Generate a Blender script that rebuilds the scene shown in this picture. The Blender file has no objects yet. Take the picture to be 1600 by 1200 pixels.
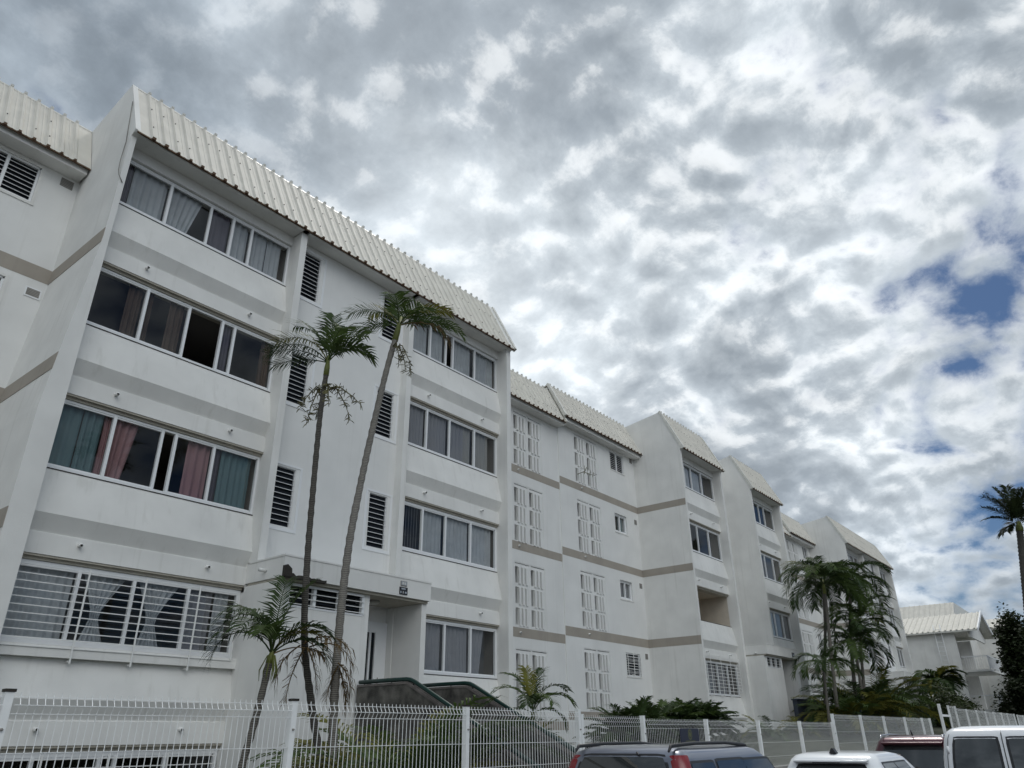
import bpy, bmesh, math, random
from mathutils import Vector, Matrix
rnd = random.Random(7)
R = math.radians
sc = bpy.context.scene
COL = sc.collection
LIFT = 1.8            # all builders work with z = 0 at eye level; the whole scene is lifted at the end so that the street is z = 0

# ------------------------------------------------------------------ camera
cam_d = bpy.data.cameras.new('camera'); cam = bpy.data.objects.new('camera', cam_d); COL.objects.link(cam)
yaw, pit, rol = R(38.545), R(25.486), R(-0.6237)
fw = Vector((math.cos(yaw)*math.cos(pit), math.sin(yaw)*math.cos(pit), math.sin(pit)))
rt = Vector((math.sin(yaw), -math.cos(yaw), 0)); up = rt.cross(fw)
r2 = rt*math.cos(rol)+up*math.sin(rol); u2 = -rt*math.sin(rol)+up*math.cos(rol)
m = Matrix((r2, u2, -fw)).transposed().to_4x4(); m.translation = (0, 0, 0)
cam.matrix_world = m
cam_d.sensor_width = 36; cam_d.lens = 36*1155.2/1600; cam_d.clip_end = 3000; cam_d.clip_start = .05
sc.camera = cam

# ------------------------------------------------------------------ sky and sun
SUN_AZ, SUN_EL = R(22), R(62)      # azimuth counted from +x towards +y
w = bpy.data.worlds.new('World'); sc.world = w; w.use_nodes = True
nt = w.node_tree; nt.nodes.clear()
def N(t, **k):
    n = nt.nodes.new(t)
    for a, b in k.items(): setattr(n, a, b)
    return n
def LK(a, b): nt.links.new(a, b)
def MATH(op, a, b=None, clamp=False):
    n = N('ShaderNodeMath', operation=op, use_clamp=clamp)
    for i, v in enumerate((a, b)):
        if v is None: continue
        if isinstance(v, (int, float)): n.inputs[i].default_value = v
        else: LK(v, n.inputs[i])
    return n.outputs[0]
def MIX(f, a, b):
    n = N('ShaderNodeMix', data_type='RGBA')
    for i, v in ((0, f), (6, a), (7, b)):
        if isinstance(v, (int, float)): n.inputs[i].default_value = v
        elif isinstance(v, tuple): n.inputs[i].default_value = (*v, 1)
        else: LK(v, n.inputs[i])
    return n.outputs[2]
def MAPR(v, a, b, c=0., d=1., smooth=True):
    n = N('ShaderNodeMapRange', interpolation_type='SMOOTHSTEP' if smooth else 'LINEAR'); LK(v, n.inputs[0])
    for i, x in enumerate((a, b, c, d)): n.inputs[1+i].default_value = x
    return n.outputs[0]
def NOISE(vec, scale, detail, rough=.5, dist=0., loc=(0, 0, 0)):
    mp = N('ShaderNodeMapping'); LK(vec, mp.inputs[0]); mp.inputs[1].default_value = loc
    n = N('ShaderNodeTexNoise', noise_dimensions='2D'); LK(mp.outputs[0], n.inputs['Vector'])
    n.inputs['Scale'].default_value = scale; n.inputs['Detail'].default_value = detail
    n.inputs['Roughness'].default_value = rough; n.inputs['Distortion'].default_value = dist
    return n.outputs[0]
tc = N('ShaderNodeTexCoord'); D = tc.outputs['Generated']
sep = N('ShaderNodeSeparateXYZ'); LK(D, sep.inputs[0])
zc = MATH('ADD', MATH('MAXIMUM', sep.outputs[2], 0.0), 0.50)
cmb = N('ShaderNodeCombineXYZ')
LK(MATH('DIVIDE', sep.outputs[0], zc), cmb.inputs[0]); LK(MATH('DIVIDE', sep.outputs[1], zc), cmb.inputs[1])
P = cmb.outputs[0]                                   # a flat cloud deck seen in perspective
def DIR(az, el): return Vector((math.cos(R(az))*math.cos(R(el)), math.sin(R(az))*math.cos(R(el)), math.sin(R(el))))
def BLOB(az, el, rad, soft):                         # 1 inside a cone round one direction of the sky
    n = N('ShaderNodeVectorMath', operation='DOT_PRODUCT'); LK(D, n.inputs[0]); n.inputs[1].default_value = DIR(az, el)
    return MAPR(n.outputs['Value'], math.cos(R(rad+soft)), math.cos(R(max(rad-soft, 0))))
sky = N('ShaderNodeTexSky', sky_type='NISHITA'); sky.sun_disc = False
sky.sun_elevation = SUN_EL; sky.sun_rotation = math.pi/2-SUN_AZ
def SHIFT(vec, v):
    n = N('ShaderNodeVectorMath', operation='ADD'); LK(vec, n.inputs[0]); n.inputs[1].default_value = v; return n.outputs[0]
def NOISEC(vec, scale, detail, rough=.5, loc=(0, 0, 0)):
    mp = N('ShaderNodeMapping'); LK(vec, mp.inputs[0]); mp.inputs[1].default_value = loc
    n = N('ShaderNodeTexNoise', noise_dimensions='2D'); LK(mp.outputs[0], n.inputs['Vector'])
    n.inputs['Scale'].default_value = scale; n.inputs['Detail'].default_value = detail; n.inputs['Roughness'].default_value = rough
    return n.outputs[1]
wv = N('ShaderNodeVectorMath', operation='MULTIPLY_ADD'); LK(NOISEC(P, 5, 3, .5), wv.inputs[0]); wv.inputs[1].default_value = (.05, .05, 0); LK(P, wv.inputs[2])
PW_ = wv.outputs[0]                                   # gently warped deck
right = MAPR(MATH('ARCTAN2', sep.outputs[1], sep.outputs[0]), R(56), R(12))     # broken cells to the right, closed deck to the left
big = NOISE(P, 1.5, 3, .5, 0, (3.1, 1.7, 0))
def PUFF(vec):
    a = NOISE(vec, 6.8, 11, .64, 0, (5.3, 2.2, 0))
    v = N('ShaderNodeTexVoronoi', voronoi_dimensions='2D', feature='SMOOTH_F1'); LK(vec, v.inputs['Vector'])
    v.inputs['Scale'].default_value = 14; v.inputs['Detail'].default_value = 1.0; v.inputs['Roughness'].default_value = .5; v.inputs['Smoothness'].default_value = .5
    return MATH('ADD', MATH('MULTIPLY', a, .72), MATH('MULTIPLY', MATH('SUBTRACT', .75, v.outputs['Distance']), .28))
pf = PUFF(PW_); pf2 = PUFF(SHIFT(PW_, (.022, .010, 0)))
relief = MAPR(MATH('SUBTRACT', pf2, pf), -.13, .13, 0, 1, False)     # the side of each puff that looks at the light
open_r = MATH('ADD', BLOB(-2, 23, 7, 8), BLOB(3, 9, 6, 6), clamp=True)
open_r = MATH('ADD', open_r, MATH('MULTIPLY', BLOB(14, 33, 5, 8), .2), clamp=True)
dens = MATH('ADD', MATH('MULTIPLY', big, .45), MATH('MULTIPLY', pf, .75))
cover = MATH('SUBTRACT', MATH('ADD', dens, .215), MATH('ADD', MATH('MULTIPLY', open_r, .13), MATH('MULTIPLY', right, .06)))
lowback = MATH('MULTIPLY', MAPR(sep.outputs[1], -.10, -.35), MAPR(sep.outputs[2], .62, .40))
cover = MATH('SUBTRACT', cover, MATH('MULTIPLY', lowback, .20))
mask = MAPR(cover, .36, .57)
thick = MAPR(cover, .50, .86)
bright = MATH('ADD', BLOB(24, 46, 14, 22), MATH('MULTIPLY', BLOB(10, 32, 16, 18), .7), clamp=True)
mid = NOISE(P, 2.5, 9, .60, .15, (9.1, 4.4, 0))
tex = MATH('ADD', .16, MATH('MULTIPLY', right, .72))
lit = MIX(bright, (.45, .52, .59), (.73, .79, .835))
shade = MIX(bright, (.235, .28, .33), (.375, .43, .485))
body_ = MATH('ADD', MATH('MULTIPLY', MATH('MULTIPLY', thick, .42), tex), MATH('MULTIPLY', MATH('MULTIPLY', MATH('SUBTRACT', 1.0, relief), .60), tex))
soft = MATH('MULTIPLY', MAPR(mid, .34, .66), MATH('SUBTRACT', 1.0, MATH('MULTIPLY', tex, .62)))
cl = MIX(MATH('ADD', MATH('MULTIPLY', body_, .92), MATH('MULTIPLY', soft, .8), clamp=True), lit, shade)
dark = MATH('MULTIPLY', MAPR(MATH('ADD', MATH('MULTIPLY', big, .6), MATH('MULTIPLY', mid, .4)), .46, .60), MATH('SUBTRACT', .62, MATH('MULTIPLY', right, .30)))
cl = MIX(dark, cl, MIX(bright, (.18, .215, .26), (.36, .41, .465)))
hi = MATH('MULTIPLY', MAPR(MATH('ADD', MATH('MULTIPLY', relief, .55), MATH('MULTIPLY', MATH('SUBTRACT', 1.0, thick), .45)), .48, 1.0), MATH('ADD', .10, MATH('MULTIPLY', bright, .60)))
cl = MIX(hi, cl, (.90, .93, .95))
gran = MATH('MULTIPLY', MAPR(pf, .28, .66, 1.16, .86, False), MAPR(mid, .3, .7, 1.14, .88, False))      # no part of the deck is one flat tone
sc_n = N('ShaderNodeVectorMath', operation='SCALE'); LK(cl, sc_n.inputs[0]); LK(gran, sc_n.inputs['Scale']); cl = sc_n.outputs[0]
# bright patch added behind the viewer and overhead, unseen, to light the facade; blue sky low behind the viewer
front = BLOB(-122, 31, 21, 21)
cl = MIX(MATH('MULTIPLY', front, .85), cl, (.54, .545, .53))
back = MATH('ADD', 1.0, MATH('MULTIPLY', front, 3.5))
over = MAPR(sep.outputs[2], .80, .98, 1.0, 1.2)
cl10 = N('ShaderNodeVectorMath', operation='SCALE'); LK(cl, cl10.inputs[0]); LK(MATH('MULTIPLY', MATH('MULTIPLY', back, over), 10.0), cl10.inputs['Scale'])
skc = N('ShaderNodeVectorMath', operation='MULTIPLY'); LK(sky.outputs[0], skc.inputs[0]); skc.inputs[1].default_value = (.30, .40, .52)
bg = N('ShaderNodeBackground'); bg.inputs[1].default_value = .1
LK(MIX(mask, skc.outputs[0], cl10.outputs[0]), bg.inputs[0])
wo = N('ShaderNodeOutputWorld'); LK(bg.outputs[0], wo.inputs[0])
w.cycles.sampling_method = 'MANUAL'; w.cycles.sample_map_resolution = 256
sun_d = bpy.data.lights.new('sun', 'SUN'); sun = bpy.data.objects.new('sun', sun_d); COL.objects.link(sun)
sun_d.energy = 1.2; sun_d.angle = R(12); sun_d.color = (1, .96, .9)
sdir = Vector((math.cos(SUN_AZ)*math.cos(SUN_EL), math.sin(SUN_AZ)*math.cos(SUN_EL), math.sin(SUN_EL)))
sun.rotation_euler = sdir.to_track_quat('Z', 'Y').to_euler(); sun.location = (0, 0, 60)
vs = sc.view_settings; vs.view_transform = 'Standard'; vs.look = 'None'; vs.exposure = 0.0; vs.gamma = 1
sc.cycles.max_bounces = 6; sc.cycles.diffuse_bounces = 4; sc.cycles.glossy_bounces = 3; sc.cycles.transparent_max_bounces = 12
sc.cycles.caustics_reflective = False; sc.cycles.caustics_refractive = False
sc.cycles.use_denoising = True

# ------------------------------------------------------------------ materials
MATS = {}
def mat(name, col, rough=.6, metal=0., spec=.5, var=0., vscale=4., bump=0., bscale=60., streak=0., streak_col=None, coat=0., trans=0.):
    if name in MATS: return MATS[name]
    mt = bpy.data.materials.new(name); mt.use_nodes = True
    t = mt.node_tree; p = t.nodes['Principled BSDF']
    p.inputs['Base Color'].default_value = (*col, 1); p.inputs['Roughness'].default_value = rough
    p.inputs['Metallic'].default_value = metal; p.inputs['Specular IOR Level'].default_value = spec
    p.inputs['Coat Weight'].default_value = coat
    tcn = t.nodes.new('ShaderNodeTexCoord'); src = None
    def noise(sc_, det, stretch=None):
        n = t.nodes.new('ShaderNodeTexNoise'); n.inputs['Scale'].default_value = sc_; n.inputs['Detail'].default_value = det
        if stretch:
            mp = t.nodes.new('ShaderNodeMapping'); mp.inputs[3].default_value = stretch
            t.links.new(tcn.outputs['Object'], mp.inputs[0]); t.links.new(mp.outputs[0], n.inputs['Vector'])
        else: t.links.new(tcn.outputs['Object'], n.inputs['Vector'])
        return n.outputs[0]
    def mixc(fac, a, b):
        n = t.nodes.new('ShaderNodeMix'); n.data_type = 'RGBA'
        t.links.new(fac, n.inputs[0])
        for i, v in ((6, a), (7, b)):
            if isinstance(v, tuple): n.inputs[i].default_value = (*v, 1)
            else: t.links.new(v, n.inputs[i])
        return n.outputs[2]
    def rng(v, a, b, c, d):
        n = t.nodes.new('ShaderNodeMapRange'); t.links.new(v, n.inputs[0])
        for i, x in enumerate((a, b, c, d)): n.inputs[1+i].default_value = x
        return n.outputs[0]
    if var:
        src = mixc(rng(noise(vscale, 5), .3, .7, 0, 1), tuple(c*(1-var) for c in col), tuple(min(1, c*(1+var*.6)) for c in col))
    if streak:
        sc2 = streak_col or tuple(c*.45 for c in col)
        f = rng(noise(1.0, 6, (8.0, 8.0, .32)), .57, .78, 0, streak)
        src = mixc(f, src if src is not None else col, sc2)
    if src is not None: t.links.new(src, p.inputs['Base Color'])
    if bump:
        b = t.nodes.new('ShaderNodeBump'); b.inputs['Strength'].default_value = bump; b.inputs['Distance'].default_value = .02
        t.links.new(noise(bscale, 4), b.inputs['Height']); t.links.new(b.outputs[0], p.inputs['Normal'])
    if trans:
        tl = t.nodes.new('ShaderNodeBsdfTranslucent'); tl.inputs[0].default_value = (*col, 1)
        if src is not None: t.links.new(src, tl.inputs[0])
        mx = t.nodes.new('ShaderNodeMixShader'); mx.inputs[0].default_value = trans
        t.links.new(p.outputs[0], mx.inputs[1]); t.links.new(tl.outputs[0], mx.inputs[2])
        t.links.new(mx.outputs[0], t.nodes['Material Output'].inputs[0])
    MATS[name] = mt
    return mt
def ring_bark(name, a, b, sc_=11.0):
    mt = mat(name, a, .9, var=.3, vscale=9, bump=.4, bscale=40); t = mt.node_tree; p = t.nodes['Principled BSDF']
    src = p.inputs['Base Color'].links[0].from_socket
    tcn = t.nodes.new('ShaderNodeTexCoord'); wv_ = t.nodes.new('ShaderNodeTexWave'); wv_.bands_direction = 'Z'; wv_.inputs['Scale'].default_value = sc_
    wv_.inputs['Distortion'].default_value = 2.5; wv_.inputs['Detail'].default_value = 3; wv_.inputs['Detail Scale'].default_value = 3
    t.links.new(tcn.outputs['Object'], wv_.inputs['Vector'])
    r = t.nodes.new('ShaderNodeMapRange'); t.links.new(wv_.outputs['Fac'], r.inputs[0]); r.inputs[1].default_value = .72; r.inputs[2].default_value = .95
    mx = t.nodes.new('ShaderNodeMix'); mx.data_type = 'RGBA'; t.links.new(r.outputs[0], mx.inputs[0]); t.links.new(src, mx.inputs[6]); mx.inputs[7].default_value = (*b, 1)
    t.links.new(mx.outputs[2], p.inputs['Base Color']); return mt
def glass_mat(name, tint, base_refl=.06, refl=1.0):
    mt = bpy.data.materials.new(name); mt.use_nodes = True; t = mt.node_tree; t.nodes.clear()
    o = t.nodes.new('ShaderNodeOutputMaterial'); tr = t.nodes.new('ShaderNodeBsdfTransparent'); tr.inputs[0].default_value = (*tint, 1)
    gl = t.nodes.new('ShaderNodeBsdfGlossy'); gl.inputs[1].default_value = .01; gl.inputs[0].default_value = (refl, refl, refl, 1)
    fr = t.nodes.new('ShaderNodeFresnel'); fr.inputs[0].default_value = 1.5
    ad = t.nodes.new('ShaderNodeMath'); ad.operation = 'ADD'; ad.use_clamp = True; ad.inputs[1].default_value = base_refl
    # a pane is one sheet: the same reflection from both of its sides
    ge = t.nodes.new('ShaderNodeNewGeometry'); io = t.nodes.new('ShaderNodeMapRange'); t.links.new(ge.outputs['Backfacing'], io.inputs[0])
    io.inputs[3].default_value = 1.5; io.inputs[4].default_value = 1/1.5; t.links.new(io.outputs[0], fr.inputs[0])
    t.links.new(fr.outputs[0], ad.inputs[0])
    mx = t.nodes.new('ShaderNodeMixShader'); t.links.new(ad.outputs[0], mx.inputs[0]); t.links.new(tr.outputs[0], mx.inputs[1]); t.links.new(gl.outputs[0], mx.inputs[2])
    t.links.new(mx.outputs[0], o.inputs[0]); MATS[name] = mt
    return mt
PL = mat('cream_plaster', (.765, .76, .735), .85, var=.08, vscale=1.3, bump=.12, bscale=90, streak=.34, streak_col=(.50, .49, .45))
PW = mat('white_plaster', (.76, .76, .745), .85, var=.06, vscale=1.1, bump=.12, bscale=90, streak=.26, streak_col=(.55, .54, .50))
TAUPE = mat('taupe_paint', (.36, .325, .28), .8, var=.08, vscale=2, streak=.2)
REV = mat('beige_reveal', (.42, .39, .33), .8, var=.1, vscale=6)
ROOF = mat('cream_sheet_metal', (.63, .605, .545), .62, var=.09, vscale=2.5, streak=.30, streak_col=(.52, .47, .38), spec=.25)
FLASH = mat('ridge_flashing', (.66, .65, .60), .4, var=.15, vscale=7)
DARKB = mat('dark_grime_and_shade', (.035, .03, .025), .9, var=.3, vscale=20)
RUST = mat('rusty_edge', (.12, .07, .04), .85, var=.5, vscale=14)
ALU = mat('white_aluminium', (.80, .81, .82), .4)
GRIL = mat('white_grille_paint', (.78, .78, .76), .4)
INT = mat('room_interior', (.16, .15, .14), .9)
INTO = mat('ochre_loggia_wall', (.56, .50, .42), .9, var=.08)
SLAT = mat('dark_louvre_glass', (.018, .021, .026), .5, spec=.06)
GLASS = glass_mat('window_glass', (.95, .97, .97), .0)
SHEER = mat('sheer_white_curtain', (.52, .54, .57), .9, trans=.35, var=.12, vscale=3)
GREYC = mat('grey_curtain', (.26, .26, .285), .9, trans=.25)
TEAL = mat('teal_curtain', (.105, .175, .19), .8, trans=.2)
PINK = mat('pink_curtain', (.32, .18, .19), .8, trans=.25)
BROWN = mat('brown_curtain', (.075, .05, .036), .9, trans=.15)
PURP = mat('plum_curtain', (.10, .09, .115), .9, trans=.15)
BLIND = mat('grey_vertical_blind', (.27, .265, .26), .8, trans=.15)
FENW = mat('white_powder_coat', (.85, .86, .85), .45, var=.06, vscale=9)
FEND = mat('dark_green_wire', (.03, .045, .035), .5)
CONC = mat('stained_dark_concrete', (.10, .095, .085), .9, var=.85, vscale=3.5, bump=.3, bscale=40, streak=.5, streak_col=(.025, .025, .025))
CONCL = mat('grey_concrete', (.28, .27, .25), .9, var=.25, vscale=3, bump=.25, bscale=50, streak=.3)
CONCM = mat('weathered_coping', (.15, .135, .125), .9, var=.45, vscale=4, bump=.25, bscale=50, streak=.4)
CONCB = mat('slate_blue_paint', (.035, .045, .065), .7, var=.25, vscale=3)
GREENP = mat('dark_green_gloss_paint', (.004, .030, .024), .35, spec=.4)
ASPH = mat('pale_asphalt', (.11, .108, .104), .9, var=.3, vscale=3, bump=.4, bscale=80)  # pale tone chosen to bounce light up under soffits and eaves
SOIL = mat('garden_soil_and_turf', (.035, .04, .02), .95, var=.5, vscale=2.5, bump=.5, bscale=30)
TRUNK = ring_bark('palm_trunk_bark', (.15, .14, .125), (.30, .28, .25))
TRUNKD = ring_bark('dark_bark', (.055, .05, .043), (.13, .12, .105))
TRUNKM = ring_bark('grey_brown_palm_bark', (.085, .078, .066), (.19, .175, .15))
SHAFT = mat('green_crownshaft', (.13, .15, .03), .6, var=.3, vscale=8)
LEAF = [mat('palm_leaf_dark', (.042, .070, .024), .6, spec=.2, var=.45, vscale=5, trans=.25),
        mat('palm_leaf_mid', (.070, .110, .030), .6, spec=.2, var=.45, vscale=5, trans=.3),
        mat('palm_leaf_yellowing', (.15, .15, .03), .6, spec=.2, var=.4, vscale=5, trans=.3)]
DRY = mat('dry_palm_leaf', (.17, .115, .05), .8, var=.5, vscale=8, trans=.2)
FRUIT = mat('palm_fruit_stalk', (.12, .11, .045), .7, var=.5, vscale=12)
BUSHL = mat('broad_leaf', (.035, .052, .014), .6, spec=.2, var=.6, vscale=3, trans=.25)
TREEL = mat('dark_tree_leaf', (.022, .032, .012), .65, spec=.15, var=.6, vscale=1.2, trans=.2)

# ------------------------------------------------------------------ mesh helpers
WO = {}                                              # world origin of every object built
class MB:
    def __init__(s): s.v = []; s.f = []; s.mi = []; s.mats = []; s.sm = []
    def _m(s, mt):
        if mt is None: return 0
        if mt not in s.mats: s.mats.append(mt)
        return s.mats.index(mt)
    def add(s, vs, fs, mt=None, smooth=False):
        o = len(s.v); s.v += [tuple(v) for v in vs]
        i = s._m(mt)
        for f in fs: s.f.append([o+k for k in f]); s.mi.append(i); s.sm.append(smooth)
        return s
    def box(s, x0, x1, y0, y1, z0, z1, mt=None):
        v = [(x, y, z) for x in (x0, x1) for y in (y0, y1) for z in (z0, z1)]
        return s.add(v, [(0, 1, 3, 2), (4, 6, 7, 5), (0, 4, 5, 1), (2, 3, 7, 6), (0, 2, 6, 4), (1, 5, 7, 3)], mt)
    def prism_x(s, poly, x0, x1, mt=None):           # poly of (y, z) extruded along x
        n = len(poly); v = [(x0, y, z) for y, z in poly]+[(x1, y, z) for y, z in poly]
        return s.add(v, [list(range(n))[::-1], list(range(n, 2*n))]+[(i, (i+1) % n, n+(i+1) % n, n+i) for i in range(n)], mt)
    def prism_z(s, poly, z0, z1, mt=None):
        n = len(poly); v = [(x, y, z0) for x, y in poly]+[(x, y, z1) for x, y in poly]
        return s.add(v, [list(range(n))[::-1], list(range(n, 2*n))]+[(i, (i+1) % n, n+(i+1) % n, n+i) for i in range(n)], mt)
    def prism_y(s, poly, y0, y1, mt=None):           # poly of (x, z)
        n = len(poly); v = [(x, y0, z) for x, z in poly]+[(x, y1, z) for x, z in poly]
        return s.add(v, [list(range(n))[::-1], list(range(n, 2*n))]+[(i, (i+1) % n, n+(i+1) % n, n+i) for i in range(n)], mt)
    def tube(s, pts, rad, n=6, mt=None, smooth=True, caps=True):
        pts = [Vector(p) for p in pts]; k = len(pts)
        rads = rad if isinstance(rad, (list, tuple)) else [rad]*k
        v = []; ref = None
        for i, p in enumerate(pts):
            t = (pts[min(i+1, k-1)]-pts[max(i-1, 0)]).normalized()
            if ref is None: ref = Vector((1, 0, 0)) if abs(t.x) < .8 else Vector((0, 1, 0))
            a = t.cross(ref).normalized(); b = t.cross(a); ref = a.cross(t)
            for j in range(n):
                th = 2*math.pi*j/n+math.pi/n
                v.append(p+(a*math.cos(th)+b*math.sin(th))*rads[i])
        f = [(i*n+j, i*n+(j+1) % n, (i+1)*n+(j+1) % n, (i+1)*n+j) for i in range(k-1) for j in range(n)]
        if caps: f += [list(range(n))[::-1], list(range((k-1)*n, k*n))]
        return s.add(v, f, mt, smooth)
    def build(s, name, mt=None, parent=None, origin=None):
        if mt is not None and not s.mats: s.mats = [mt]
        po = WO[parent.name] if parent else Vector((0, 0, 0))
        og = Vector(origin) if origin is not None else po
        me = bpy.data.meshes.new(name)
        me.from_pydata([tuple(Vector(v)-og) for v in s.v], [], s.f)
        for x in s.mats: me.materials.append(x)
        me.polygons.foreach_set('material_index', s.mi); me.polygons.foreach_set('use_smooth', s.sm)
        if name != 'pane':
            bm = bmesh.new(); bm.from_mesh(me); bmesh.ops.recalc_face_normals(bm, faces=bm.faces); bm.to_mesh(me); bm.free()
        o = bpy.data.objects.new(name, me); COL.objects.link(o)
        o.parent = parent; o.location = og-po; WO[o.name] = og
        return o
def tag(o, label=None, cat=None, group=None, kind=None):
    if label: o['label'] = label
    if cat: o['category'] = cat
    if group: o['group'] = group
    if kind: o['kind'] = kind
    return o
def thing(name, loc, label, cat, group=None):
    o = bpy.data.objects.new(name, None); COL.objects.link(o); o.empty_display_size = .2
    o.location = loc; WO[o.name] = Vector(loc)
    return tag(o, label, cat, group)

# ------------------------------------------------------------------ ground
def lerp_tab(x, tab):
    if x <= tab[0][0]: return tab[0][1]
    for (a, u), (b, v_) in zip(tab, tab[1:]):
        if x <= b: return u+(v_-u)*(x-a)/(b-a)
    return tab[-1][1]
GX = [-400, -60, -20, -6, 0, 5, 10, 14, 18, 22, 28, 34, 40, 46, 55, 65, 80, 120, 200, 500]
def garden(x, y):
    front = lerp_tab(x, [(0, -1.5), (9, -1.5), (12, -1.05), (21, -.75), (34, -.3), (60, .5), (90, .9)])
    back = lerp_tab(x, [(0, -1.45), (14, -1.4), (20, -.7), (28, -.1), (36, .25), (50, .5), (70, .9)])
    t = min(1, max(0, (y-6.7)/4.5)); return front+(back-front)*t
mb = MB(); GYS = [6.66, 7.5, 8.5, 9.8, 11.2, 13, 16, 22, 40, 100, 500]
for x in GX:
    for y in GYS: mb.v.append((x, y, garden(x, y)))
n = len(GYS)
for i in range(len(GX)-1):
    for j in range(n-1): mb.f.append((i*n+j, (i+1)*n+j, (i+1)*n+j+1, i*n+j+1)); mb.mi.append(0); mb.sm.append(True)
tag(mb.build('garden_ground', SOIL), kind='structure')
mb = MB().box(-400, 500, -400, 5.75, -2.2, -1.8)
tag(mb.build('road', ASPH), kind='structure')
mb = MB().box(-400, 500, 5.75, 5.9, -2.2, -1.68, CONCL).box(-400, 500, 5.9, 6.66, -2.2, -1.69, CONCL)
tag(mb.build('pavement', CONCL), kind='structure')

# ------------------------------------------------------------------ building pieces
SILL = [9.72, 6.94, 4.16, 1.37]
YW = 13.47
def window(B, x0, x1, z0, z1, y, mull, curtains=(), gaps=(), fr=.05, glass=True, label=None):
    f = MB()
    f.box(x0, x1, y-.012, y+.07, z0, z0+fr).box(x0, x1, y, y+.07, z1-fr*.9, z1)
    f.box(x0, x0+fr, y+.002, y+.07, z0+fr, z1-fr*.9).box(x1-fr, x1, y+.002, y+.07, z0+fr, z1-fr*.9)
    edges = [x0+fr]
    for k, mx in enumerate(mull):
        f.box(mx-.028, mx+.028, y+(.004 if k % 2 else -.008), y+.06, z0+fr, z1-fr*.9)
    # every sliding sash has its own thin rails
    cuts = [x0+fr]+list(mull)+[x1-fr]
    for a, b in zip(cuts, cuts[1:]):
        if any(abs((a+b)/2-(g0+g1)/2) < .12 for g0, g1 in gaps): continue
        f.box(a+.028, b-.028, y+.012, y+.055, z0+fr, z0+fr+.03).box(a+.028, b-.028, y+.012, y+.055, z1-fr*.9-.03, z1-fr*.9)
    wo_ = f.build('window', ALU, B)
    if label: wo_['label'] = label
    if glass:
        g = MB()
        for a, b in zip(cuts, cuts[1:]):
            if any(abs((a+b)/2-(g0+g1)/2) < .12 for g0, g1 in gaps): continue
            t = rnd.uniform(-.004, .004)
            g.add([(a, y+.035+t, z0+fr), (b, y+.035-t, z0+fr), (b, y+.035-t, z1-fr*.9), (a, y+.035+t, z1-fr*.9)], [(0, 1, 2, 3)])
        g.build('pane', GLASS, wo_)
    for c in curtains:
        xa, xb, mt = c[:3]; style = c[3] if len(c) > 3 else 'flat'
        curtain(wo_, xa, xb, z0+.04, z1-.04, y+.115, mt, style)
    return wo_
def curtain(par, xa, xb, z0, z1, y, mt, style='flat'):
    c = MB(); wdt = xb-xa; nf = max(3, int(wdt/.13)); nc = nf*6; nz = 8 if style == 'tied' else 3
    ph = rnd.uniform(0, 6); am = .028
    if style == 'blind':
        k = int(wdt/.085)
        for i in range(k):
            xx = xa+wdt*(i+.5)/k; a = R(38)
            dx, dy = .043*math.cos(a), .043*math.sin(a)
            c.add([(xx-dx, y-dy, z0), (xx+dx, y+dy, z0), (xx+dx, y+dy, z1), (xx-dx, y-dy, z1)], [(0, 1, 2, 3)])
        return c.build('curtain', mt, par)
    for iz in range(nz+1):
        t = iz/nz; z = z0+(z1-z0)*t
        if style == 'tied':
            k = abs(t-.42)/.58 if t > .42 else abs(t-.42)/.42*.55
            sq = .16+.84*min(1, k)**1.1; xc = xa+wdt*.42
            xl, xr = xc+(xa-xc)*sq, xc+(xb-xc)*sq
        elif style == 'swept':
            xl, xr = xa, xb-(1-t)*wdt*.35
        else: xl, xr = xa, xb
        for i in range(nc+1):
            u = i/nc; wob = math.sin(u*nf*2*math.pi+ph)+.4*math.sin(u*nf*4.7+ph*2)
            c.v.append((xl+(xr-xl)*u, y+am*wob*(.7+.3*(1-t)), z))
    for iz in range(nz):
        for i in range(nc):
            a = iz*(nc+1)+i; c.f.append((a, a+1, a+nc+2, a+nc+1)); c.mi.append(0); c.sm.append(True)
    return c.build('curtain', mt, par)
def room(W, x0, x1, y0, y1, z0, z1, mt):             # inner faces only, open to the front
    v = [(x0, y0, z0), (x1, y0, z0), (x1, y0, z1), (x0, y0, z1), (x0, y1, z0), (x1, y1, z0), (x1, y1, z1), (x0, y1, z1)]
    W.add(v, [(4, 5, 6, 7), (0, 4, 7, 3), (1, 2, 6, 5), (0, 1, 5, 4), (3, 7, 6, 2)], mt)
def spout(par, x, y, z, d=.10):
    s = MB().tube([(x, y+.05, z+.004), (x, y-d, z-.006)], .032, 10)
    s.tube([(x, y-d-.001, z-.006), (x, y-d+.03, z-.006)], .022, 8, DARKB, caps=True)  # dark disc painted as the shade inside the pipe mouth
    s.mats = [GRIL, DARKB] if len(s.mats) == 1 else s.mats
    n0 = 10+2
    s.mi = [0]*n0+[1]*(len(s.f)-n0)
    return s.build('water_spout', None, par)
SPROF = lambda s: [(13.465, s), (13.29, s-.78), (13.415, s-1.07), (13.415, s-1.085), (13.385, s-1.09), (13.37, s-1.43), (13.75, s-1.43), (13.75, s)]
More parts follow.
